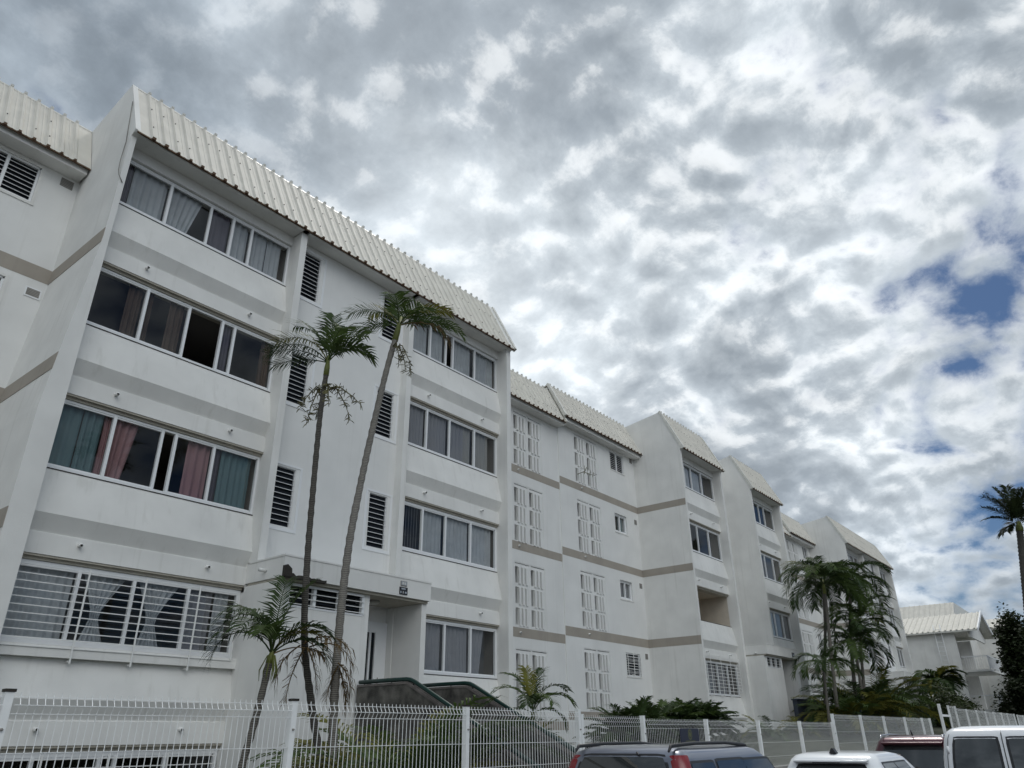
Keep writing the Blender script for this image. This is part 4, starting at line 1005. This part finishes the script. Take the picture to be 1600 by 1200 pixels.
leafy('bush', 'dark bush behind the dark green mesh fence', (40, 9.8, .0), 3, (40, 9.9, .8, 3.2, .7, 1.0), 3600, .15, BUSHL, 'bush', 'bushes in the right-hand garden')
leafy('bush', 'dark bush under the wall of the gabled house', (55, 9.4, .3), 3, (55, 9.4, 1.0, 3.6, .9, 1.1), 3600, .16, BUSHL, 'bush', 'bushes in the right-hand garden')

# =================================================================== HOUSES BEHIND
H = thing('gabled_house', (74, 14, .5), 'pale two storey house with a ribbed gable roof and balconies', 'house')
W = MB(); x0, x1, ya, yb = 72, 79, 11.5, 24
W.prism_y([(x0, .3), (x1, .3), (x1, 7.25), (75.5, 9.0), (x0, 7.35)], 14.0, yb, PL)
W.box(72, 72.25, 11.5, 13.995, .3, 7.3, PL)
W.box(78.75, 79, 11.5, 13.995, .3, 7.2, PL)
W.prism_y([(72, 6.9), (79, 6.9), (79, 7.2), (75.5, 8.8), (72, 7.2)], 10.35, 10.5, PL)
W.build('wall', PL, H)
s = MB()
for side in (-1, 1):
    xr, zr = 75.5, 9.12; xe, ze = (71.55, 7.42) if side < 0 else (79.45, 7.42)
    d = Vector((xr-xe, 0, zr-ze)); nr = Vector((-d.z*side*-1, 0, abs(d.x))).normalized(); nr = Vector((-(zr-ze) if side < 0 else (zr-ze), 0, abs(xr-xe))).normalized()
    y = 9.7; rows = []
    while y < 24.2:
        rows += [(y, 0), (y+.12, 0), (y+.16, .07), (y+.24, .07), (y+.28, 0)]; y += .42
    n = len(rows); base = len(s.v)
    for px, pz in ((xe, ze), (xr, zr)):
        for yy, h in rows: s.v.append((px+nr.x*h, yy, pz+nr.z*h))
    for i in range(n-1): s.f.append((base+i, base+i+1, base+n+i+1, base+n+i)); s.mi.append(0); s.sm.append(False)
s.mats = [ROOF]
s.prism_y([(71.55, 7.41), (75.5, 9.11), (79.45, 7.41), (79.45, 7.30), (75.5, 8.98), (71.55, 7.30)], 9.72, 24, FLASH)
ro = s.build('roof', None, H)
MB().prism_y([(71.5, 7.50), (75.5, 9.24), (79.5, 7.50), (79.5, 7.24), (75.5, 8.95), (71.5, 7.24)], 9.62, 9.70).build('barge_board', ALU, ro)
for z in (4.45, 1.55):
    b = MB().box(72.3, 78.7, 9.6, 13.99, z-.16, z); b.build('balcony_slab', PL, H)
    r = MB(); r.box(72.3, 79, 9.6, 9.66, z+.95, z+1.02)
    r.box(72.3, 72.36, 9.66, 11.45, z+.95, z+1.02)
    for xx in (72.33, 73.8, 75.3, 76.8, 78.3): r.box(xx-.03, xx+.03, 9.6, 9.66, z, z+.949)
    for i in range(40): xx = 72.4+i*.165; r.box(xx-.012, xx+.012, 9.62, 9.645, z+.1, z+.949)
    for i in range(10): yy = 9.8+i*.16; r.box(72.32, 72.345, yy-.012, yy+.012, z+.1, z+.949)
    r.build('balcony_railing', ALU, H)
    window(H, 72.9, 74.6, z+.02, z+2.2, 13.92, [73.75], glass=True)
    window(H, 75.6, 77.6, z+.02, z+2.2, 13.92, [76.6], glass=True)
for z0 in (4.2, 1.6):
    for yy in (17.0,): MB().box(71.93, 71.995, yy, yy+1.1, z0, z0+1.2, ALU).box(71.92, 71.931, yy+.08, yy+1.02, z0+.08, z0+1.12, SLAT).build('window', None, H)
lad = MB()
for yy in (12.35, 12.85): lad.tube([(71.85, yy, 3.0), (71.75, yy, 8.0)], .03, 5)
for i in range(14): z = 3.2+i*.34; lad.tube([(71.84, 12.35, z), (71.84, 12.85, z)], .02, 4)
tag(lad.build('ladder', ALU), 'metal ladder fixed to the wall of the gabled house', 'ladder')
ant = MB().tube([(80, 20.3, 9), (80, 20.3, 11.5)], .08, 6).tube([(80, 20.9, 9), (80, 20.9, 11.6)], .10, 6).tube([(80, 19.6, 9), (80, 19.6, 9.6)], .3, 8)
ant.box(79.8, 80.2, 19.4, 21.1, 8.2, 9.0)
tag(ant.build('rooftop_pipes', DARKB), 'dark vent pipes rising behind the gabled house roof', 'pipes')
def far_block(label, x0, y0, y1, zr, ze, ext=26):
    Fb = thing('distant_building', (x0, y0, 1), label, 'building', 'distant buildings behind the gabled house')
    MB().box(x0+1.2, x0+ext, y0+.5, y1, .5, ze).build('wall', PL, Fb)
    d = Vector((2.0, 0, zr-ze)); s = MB(); y = y0; rows = []
    while y < y1: rows += [(y, 0), (y+.22, 0), (y+.27, .06), (y+.36, .06), (y+.41, 0)]; y += .6
    n = len(rows)
    for px, pz in ((x0, ze), (x0+2.4, zr)):
        for yy, h in rows: s.v.append((px-h*.6, yy, pz+h*.8))
    for i in range(n-1): s.f.append((i, i+1, n+i+1, n+i)); s.mi.append(0); s.sm.append(False)
    s.mats = [ROOF]
    s.prism_y([(x0+.02, ze-.01), (x0+2.42, zr-.01), (x0+ext-2, zr-.3), (x0+ext, ze)], y0, y1, FLASH)
    s.build('roof', None, Fb)
far_block('distant pale mansard roof directly behind the gabled house ridge', 108, 16.8, 44, 14.8, 12.4)
far_block('lower distant roof right of the gabled house ridge', 124, 13.2, 18, 14.2, 12.8)
far_block('low distant pale roof above the dark trees', 112, 8.3, 12.2, 11.3, 9.6)

# =================================================================== CARS
def smooth_tab(z, tab):
    if z <= tab[0][0]: return tab[0][1]
    for (a, u), (b, v_) in zip(tab, tab[1:]):
        if z <= b:
            t = (z-a)/(b-a); return u+(v_-u)*t
    return tab[-1][1]
CHROME = mat('chrome_trim', (.6, .6, .62), .15, 1.0)
CGL = mat('tinted_car_glass', (.018, .022, .024), .03, spec=1.0, coat=.3)
CBLK = mat('black_car_plastic', (.02, .02, .022), .45)
TYRE = mat('tyre_rubber', (.02, .02, .02), .85)
REDL = mat('red_lamp_lens', (.20, .008, .012), .12, coat=.6)
def car(name, label, ox, oy, zg, prof, paint, L, glass_rear, side_wins, wheels, cat='car', extra=None):
    """stacked plan outlines; prof rows: (z, x_rear, x_front, half_width, corner_radius). Faces +x; rear at ox."""
    T = thing(name, (ox+L/2, oy, zg), label, cat, 'parked cars in the street')
    zs = [p[0] for p in prof]
    def P(z):
        for a, b in zip(prof, prof[1:]):
            if z <= b[0]:
                t = 0 if b[0] == a[0] else max(0, (z-a[0])/(b[0]-a[0])); return [a[i]+(b[i]-a[i])*t for i in range(5)]
        return list(prof[-1])
    NR, NC, NS = 8, 6, 14
    crown = .035
    def ring(z):
        _, xr, xf, hw, cr = P(z); pts = []
        for i in range(NR): y = (hw-cr)*(1-2*i/NR); pts.append((xr+crown*(y/hw)**2, y))
        base = xr+crown*((hw-cr)/hw)**2
        for i in range(NC): a = R(180+90*i/NC); pts.append((base+cr+cr*math.cos(a), -(hw-cr)+cr*math.sin(a)))
        for i in range(NS): pts.append((base+cr+(xf-xr-2*cr-crown)*i/NS, -hw+.0))
        cf = min(cr*2.0, hw*.6)
        for i in range(NC): a = R(270+90*i/NC); pts.append((xf-cf+cf*math.cos(a)-0, -(hw-cf)+cf*math.sin(a)))
        for i in range(NR): pts.append((xf, -(hw-cf)+2*(hw-cf)*i/NR))
        for i in range(NC): a = R(90*i/NC); pts.append((xf-cf+cf*math.cos(a), (hw-cf)+cf*math.sin(a)))
        for i in range(NS): pts.append((xf-cf-(xf-xr-cr-cf-crown)*i/NS, hw))
        for i in range(NC): a = R(90+90*i/NC); pts.append((base+cr+cr*math.cos(a), (hw-cr)+cr*math.sin(a)))
        return pts
    b = MB(); zl = []
    for a, c in zip(prof, prof[1:]):
        k = max(1, int((c[0]-a[0])/.08)); zl += [a[0]+(c[0]-a[0])*i/k for i in range(k)]
    zl.append(prof[-1][0]); rings = [ring(z) for z in zl]; n = len(rings[0])
    for z, rg in zip(zl, rings):
        for x, y in rg: b.v.append((ox+x, oy+y, zg+z))
    for k in range(len(zl)-1):
        for i in range(n): b.f.append((k*n+i, k*n+(i+1) % n, (k+1)*n+(i+1) % n, (k+1)*n+i)); b.mi.append(0); b.sm.append(True)
    for k in (0, len(zl)-1): b.f.append([k*n+i for i in range(n)]); b.mi.append(0); b.sm.append(True)
    body = b.build('body', paint, T)
    def rear_pt(u, z, off):                          # u from -1 (left, +y) to 1 (right)
        _, xr, xf, hw, cr = P(z); y = -(hw-cr*.6)*u; yy = max(-(hw-cr), min(hw-cr, y))
        x = xr+crown*(yy/hw)**2
        if abs(y) > hw-cr: q = (abs(y)-(hw-cr))/cr; x = x+cr*(1-math.sqrt(max(0, 1-q*q)))
        return (ox+x-off, oy+y, zg+z)
    def side_pt(x, z, off, s=-1):
        _, xr, xf, hw, cr = P(z); xx = max(xr+crown+cr*.35, min(xf-cr*.35, x)); y = hw
        if xx < xr+crown+cr: q = 1-(xx-xr-crown)/cr; y = hw-cr*(1-math.sqrt(max(0, 1-q*q)))
        return (ox+xx, oy+s*(y+off), zg+z)
    def patch(fn, a0, a1, z0, z1, off, nu=10, nz=6, r=.12, slope=0):
        g = MB(); ca, cz = (a0+a1)/2, (z0+z1)/2
        for k in range(nz+1):
            for i in range(nu+1):
                u, v = i/nu*2-1, k/nz*2-1
                # squircle keeps rounded corners
                m_ = max(abs(u), abs(v)); f = 1
                if abs(u) > 1-r and abs(v) > 1-r: f = 1-.25*r*((abs(u)-1+r)*(abs(v)-1+r))/(r*r)
                z = cz+(z1-z0)/2*v*f; a = ca+(a1-a0)/2*u*f+slope*v
                g.v.append(fn(a, z, off))
        for k in range(nz):
            for i in range(nu): q = k*(nu+1)+i; g.f.append((q, q+1, q+nu+2, q+nu+1)); g.mi.append(0); g.sm.append(True)
        return g
    api = dict(T=T, body=body, P=P, rear=rear_pt, side=side_pt, patch=patch, ox=ox, oy=oy, zg=zg)
    for (u0, u1, z0, z1) in glass_rear:
        patch(rear_pt, u0-.045, u1+.045, z0-.03, z1+.03, .004).build('rear_seal', CBLK, T)
        patch(rear_pt, u0, u1, z0, z1, .010).build('rear_window', CGL, T)
    for (xa, xb, z0, z1, sl) in side_wins:
        for s in (-1, 1):
            patch(lambda a, z, o: side_pt(a, z, o, s), xa-.03, xb+.03, z0-.025, z1+.025, .003, slope=sl).build('side_seal', CBLK, T)
            patch(lambda a, z, o: side_pt(a, z, o, s), xa, xb, z0, z1, .008, slope=sl).build('side_window', CGL, T)
    for wx in wheels:
        for s in (-1, 1):
            hw = P(.4)[3]; wm = MB(); prof_w = [(-.10, .20), (-.11, .28), (-.09, .325), (.09, .325), (.11, .28), (.10, .20)]
            cx, cy, cz = ox+wx, oy+s*(hw-.09), zg+.325; K = 24
            for j, (dy, r_) in enumerate(prof_w):
                for i in range(K): a = 2*math.pi*i/K; wm.v.append((cx+r_*math.cos(a), cy+dy, cz+r_*math.sin(a)))
            for j in range(len(prof_w)-1):
                for i in range(K): wm.f.append((j*K+i, j*K+(i+1) % K, (j+1)*K+(i+1) % K, (j+1)*K+i)); wm.mi.append(0); wm.sm.append(True)
            wh = wm.build('wheel', TYRE, T)
            rm = MB().tube([(cx, cy+s*.06, cz), (cx, cy+s*.10, cz)], [.205, .19], 20)
            for i in range(5):
                a = 2*math.pi*i/5; rm.tube([(cx+.04*math.cos(a), cy+s*.102, cz+.04*math.sin(a)), (cx+.18*math.cos(a), cy+s*.102, cz+.18*math.sin(a))], .025, 4)
            rm.build('rim', CHROME, wh)
    MB().box(ox+.05, ox+.12, oy-.26, oy+.26, zg+.55, zg+.66).build('number_plate', SGW, T)
    if extra: extra(api)
    return T
def paint(name, col, metal=.0): return mat(name, col, .28, metal, .5, coat=.7)
SILV = paint('silver_blue_car_paint', (.19, .205, .25), .6); WHT = paint('white_car_paint', (.78, .80, .82)); MAR = paint('maroon_car_paint', (.075, .018, .028), .3); VANW = paint('white_van_paint', (.80, .81, .83))
ZG = -1.795
def suv_x(a):
    T = a['T']
    for s in (-1, 1):                                # tall red lamps on the rear pillars
        s2 = -s
        def corner(u, z, off, s=s):
            _, xr, xf, hw, cr = a['P'](z); cr2 = max(cr, .1); ang = R(u); base = xr+.035
            return (a['ox']+base+cr2-(cr2+off)*math.cos(ang)-.0, a['oy']+s*(hw-cr2+(cr2+off)*math.sin(ang)), a['zg']+z)
        a['patch'](corner, -12, 92, .98, 1.60, .016, 10, 10, r=.1).build('tail_lamp', REDL, T)
        r = MB(); y = a['oy']+s*.585; z = a['zg']+1.685; o = a['ox']
        r.tube([(o+.20, y, z-.05), (o+.26, y, z+.002), (o+.8, y-s*.0, z+.022), (o+1.6, y, z+.020), (o+2.15, y, z-.008), (o+2.30, y, z-.06)], [.012, .02, .02, .02, .02, .012], 8)
        r.build('roof_rail', CBLK, T)
        mr = MB().tube([(o+3.0, a['oy']+s*.90, a['zg']+1.02), (o+3.02, a['oy']+s*1.02, a['zg']+1.08)], [.04, .09], 8); mr.build('mirror', CBLK, T)
    st = MB(); c = Vector(a['rear'](-.70, 1.36, .013)); k = 16
    st.add([(c.x, c.y+.028*math.cos(2*math.pi*i/k), c.z+.028*math.sin(2*math.pi*i/k)) for i in range(k)], [list(range(k))]); st.build('window_sticker', SGW, T)
    MB().tube([Vector(a['rear'](.35, 1.60, .03)), Vector(a['rear'](.30, 1.625, .02))], .012, 6).build('washer_nozzle', CBLK, T)
    wp = MB().tube([Vector(a['rear'](.0, 1.02, .03)), Vector(a['rear'](.4, 1.10, .02))], .010, 5); wp.build('wiper', CBLK, T)
car('parked_car', 'silver-blue estate SUV with tall red tail lamps and black roof rails', 7.55, 4.72, ZG,
    [(.28, .10, 4.40, .80, .12), (.50, .0, 4.52, .875, .14), (.85, .02, 4.50, .885, .14), (.98, .05, 4.30, .87, .13), (1.02, .06, 3.35, .86, .13), (1.30, .13, 2.95, .81, .12), (1.56, .21, 2.55, .715, .11), (1.63, .26, 2.42, .67, .11), (1.672, .36, 2.25, .57, .10), (1.69, .55, 2.0, .40, .10), (1.697, .8, 1.7, .2, .08)], SILV, 4.5,
    [(-.80, .80, 1.04, 1.585)], [(.38, .92, 1.06, 1.52, .0), (1.0, 1.72, 1.06, 1.53, .0), (1.84, 2.62, 1.06, 1.52, -.16)], (.80, 3.50), extra=suv_x)
def hatch_x(a):
    T = a['T']; o = a['ox']
    MB().prism_x([(a['oy']-.06, a['zg']+1.485), (a['oy']+.06, a['zg']+1.485), (a['oy']+.012, a['zg']+1.565), (a['oy']-.012, a['zg']+1.565)], o+.50, o+.62).build('shark_fin_aerial', CBLK, T)
    sp = MB(); 
    for i in range(13):
        u = -1+2*i/12; p = Vector(a['rear'](u*.92, 1.36, .0)); sp.v += [tuple(p+Vector((.10, 0, .045))), tuple(p+Vector((-.11, 0, .03))), tuple(p+Vector((-.11, 0, .0))), tuple(p+Vector((.02, 0, -.02)))]
    for i in range(12):
        for k in range(4): sp.f.append((i*4+k, (i+1)*4+k, (i+1)*4+(k+1) % 4, i*4+(k+1) % 4)); sp.mi.append(0); sp.sm.append(True)
    sp.build('roof_spoiler', WHT, T)
    MB().box(o+.09, o+.098, a['oy']-.22, a['oy']+.22, a['zg']+1.35, a['zg']+1.37).build('brake_lamp', CBLK, T)
    for s in (-1, 1):
        MB().tube([(o+2.75, a['oy']+s*.80, a['zg']+.98), (o+2.77, a['oy']+s*.95, a['zg']+1.02)], [.04, .08], 8).build('mirror', WHT, T)
        tl = MB()
        for k in range(5):
            for u in (.78, 1.0): tl.v.append(a['rear'](u*-s, .72+.06*k, .012))
        for k in range(4): tl.f.append((k*2, k*2+1, k*2+3, k*2+2)); tl.mi.append(0); tl.sm.append(True)
        tl.build('tail_lamp', REDL, T)
car('parked_car', 'white hatchback with a black roof aerial behind the silver car', 13.6, 4.48, ZG,
    [(.25, .08, 3.95, .76, .14), (.45, .0, 4.08, .845, .18), (.80, .03, 4.05, .855, .18), (.93, .08, 3.85, .84, .17), (.97, .10, 3.05, .83, .17), (1.22, .24, 2.65, .79, .15), (1.40, .36, 2.32, .71, .14), (1.46, .45, 2.12, .655, .13), (1.497, .65, 1.85, .54, .12), (1.512, .9, 1.6, .33, .1)], WHT, 4.05,
    [(-.80, .80, .99, 1.31)], [(.62, 1.32, 1.0, 1.34, -.08), (1.42, 2.15, 1.0, 1.34, -.17)], (.70, 3.20), extra=hatch_x)
def msuv_x(a):
    T = a['T']; sp = MB()
    for i in range(13):
        u = -1+2*i/12; p = Vector(a['rear'](u*.9, 1.56, .0)); sp.v += [tuple(p+Vector((.12, 0, .05))), tuple(p+Vector((-.16, 0, .03))), tuple(p+Vector((-.16, 0, .0))), tuple(p+Vector((.02, 0, -.03)))]
    for i in range(12):
        for k in range(4): sp.f.append((i*4+k, (i+1)*4+k, (i+1)*4+(k+1) % 4, i*4+(k+1) % 4)); sp.mi.append(0); sp.sm.append(True)
    sp.build('roof_spoiler', MAR, T)
    MB().tube([Vector(a['rear'](.15, 1.10, .03)), Vector(a['rear'](-.45, 1.16, .02))], .016, 5).build('wiper', CBLK, T)
    for s in (-1, 1):
        r = MB(); y = a['oy']+s*.63; z = a['zg']+1.70; o = a['ox']
        r.tube([(o+.30, y, z-.03), (o+.36, y, z+.03), (o+1.2, y, z+.055), (o+2.2, y, z+.03), (o+2.28, y, z-.03)], [.012, .016, .016, .016, .012], 6); r.build('roof_rail', CHROME, T)
    MB().tube([(a['ox']+.5, a['oy'], a['zg']+1.73), (a['ox']+.42, a['oy'], a['zg']+1.84)], [.02, .008], 6).build('aerial', CBLK, T)
    for s in (-1, 1):
        tl = MB()
        for k in range(5):
            for u in (.74, 1.0): tl.v.append(a['rear'](u*-s, .82+.05*k, .012))
        for k in range(4): tl.f.append((k*2, k*2+1, k*2+3, k*2+2)); tl.mi.append(0); tl.sm.append(True)
        tl.build('tail_lamp', REDL, T)
car('parked_car', 'dark maroon SUV with a roof spoiler, partly hidden by the white van', 19.3, 4.48, ZG,
    [(.30, .10, 4.45, .82, .14), (.55, .0, 4.60, .90, .16), (.95, .02, 4.55, .905, .16), (1.03, .06, 4.25, .89, .15), (1.07, .07, 3.40, .88, .15), (1.37, .22, 2.95, .845, .14), (1.61, .34, 2.60, .74, .13), (1.68, .42, 2.40, .68, .12), (1.722, .60, 2.15, .56, .12), (1.74, .9, 1.9, .33, .1)], MAR, 4.6,
    [(-.80, .80, 1.09, 1.50)], [(.55, 1.25, 1.10, 1.52, -.06), (1.35, 2.1, 1.10, 1.52, -.05), (2.2, 2.75, 1.10, 1.52, -.18)], (.85, 3.60), extra=msuv_x)
def van_x(a):
    T = a['T']; g = MB()
    for z in [.62+.06*i for i in range(21)]:
        for u in (.008, -.008): g.v.append(a['rear'](u-.0, min(z, 1.80), .006))
    for k in range(20): g.f.append((k*2, k*2+1, k*2+3, k*2+2)); g.mi.append(0); g.sm.append(True)
    g.build('door_gap', CBLK, T)
    for u in (-.99, .99):
        q = MB()
        for z in [.62+.06*i for i in range(20)]:
            for d in (.006, -.006): q.v.append(a['rear'](u+d, z, .004))
        for k in range(19): q.f.append((k*2, k*2+1, k*2+3, k*2+2)); q.mi.append(0); q.sm.append(True)
        q.build('door_gap', CBLK, T)
        tl = MB()
        s = 1 if u < 0 else -1
        for k in range(7):
            for w_ in (.90, 1.0): tl.v.append(a['rear'](w_*(-s), .75+.07*k, .012))
        for k in range(6): tl.f.append((k*2, k*2+1, k*2+3, k*2+2)); tl.mi.append(0); tl.sm.append(True)
        tl.build('tail_lamp', REDL, T)
    h = Vector(a['rear'](.12, 1.0, .02)); MB().box(h.x-.02, h.x+.01, h.y-.09, h.y+.05, h.z-.03, h.z+.03).build('door_handle', CBLK, T)
    for z in (1.05, 1.55):
        for u in (-.985,):
            p = Vector(a['rear'](u, z, .01)); MB().tube([p+Vector((0, 0, -.05)), p+Vector((0, 0, .05))], .018, 8).build('hinge', VANW, T)
car('parked_van', 'white van with two glazed rear doors at the right edge', 13.6, 1.92, ZG,
    [(.30, .06, 3.95, .78, .10), (.55, .0, 4.10, .86, .11), (1.0, .01, 4.05, .88, .11), (1.10, .03, 3.80, .875, .11), (1.14, .035, 3.25, .87, .11), (1.45, .08, 2.95, .835, .11), (1.70, .13, 2.62, .785, .11), (1.79, .17, 2.45, .745, .11), (1.835, .24, 2.30, .68, .11), (1.862, .38, 2.1, .56, .1), (1.872, .6, 1.8, .3, .1)], VANW, 4.1,
    [(-.86, -.10, 1.14, 1.70), (.10, .86, 1.14, 1.70)], [(.45, 1.25, 1.18, 1.68, 0.), (1.4, 2.3, 1.18, 1.68, -.08)], (.70, 3.30), cat='van', extra=van_x)

# ------------------------------------------------------------------ lift everything so the street lies at z = 0
for o in list(sc.objects):
    if o.parent is None: o.location.z += LIFT
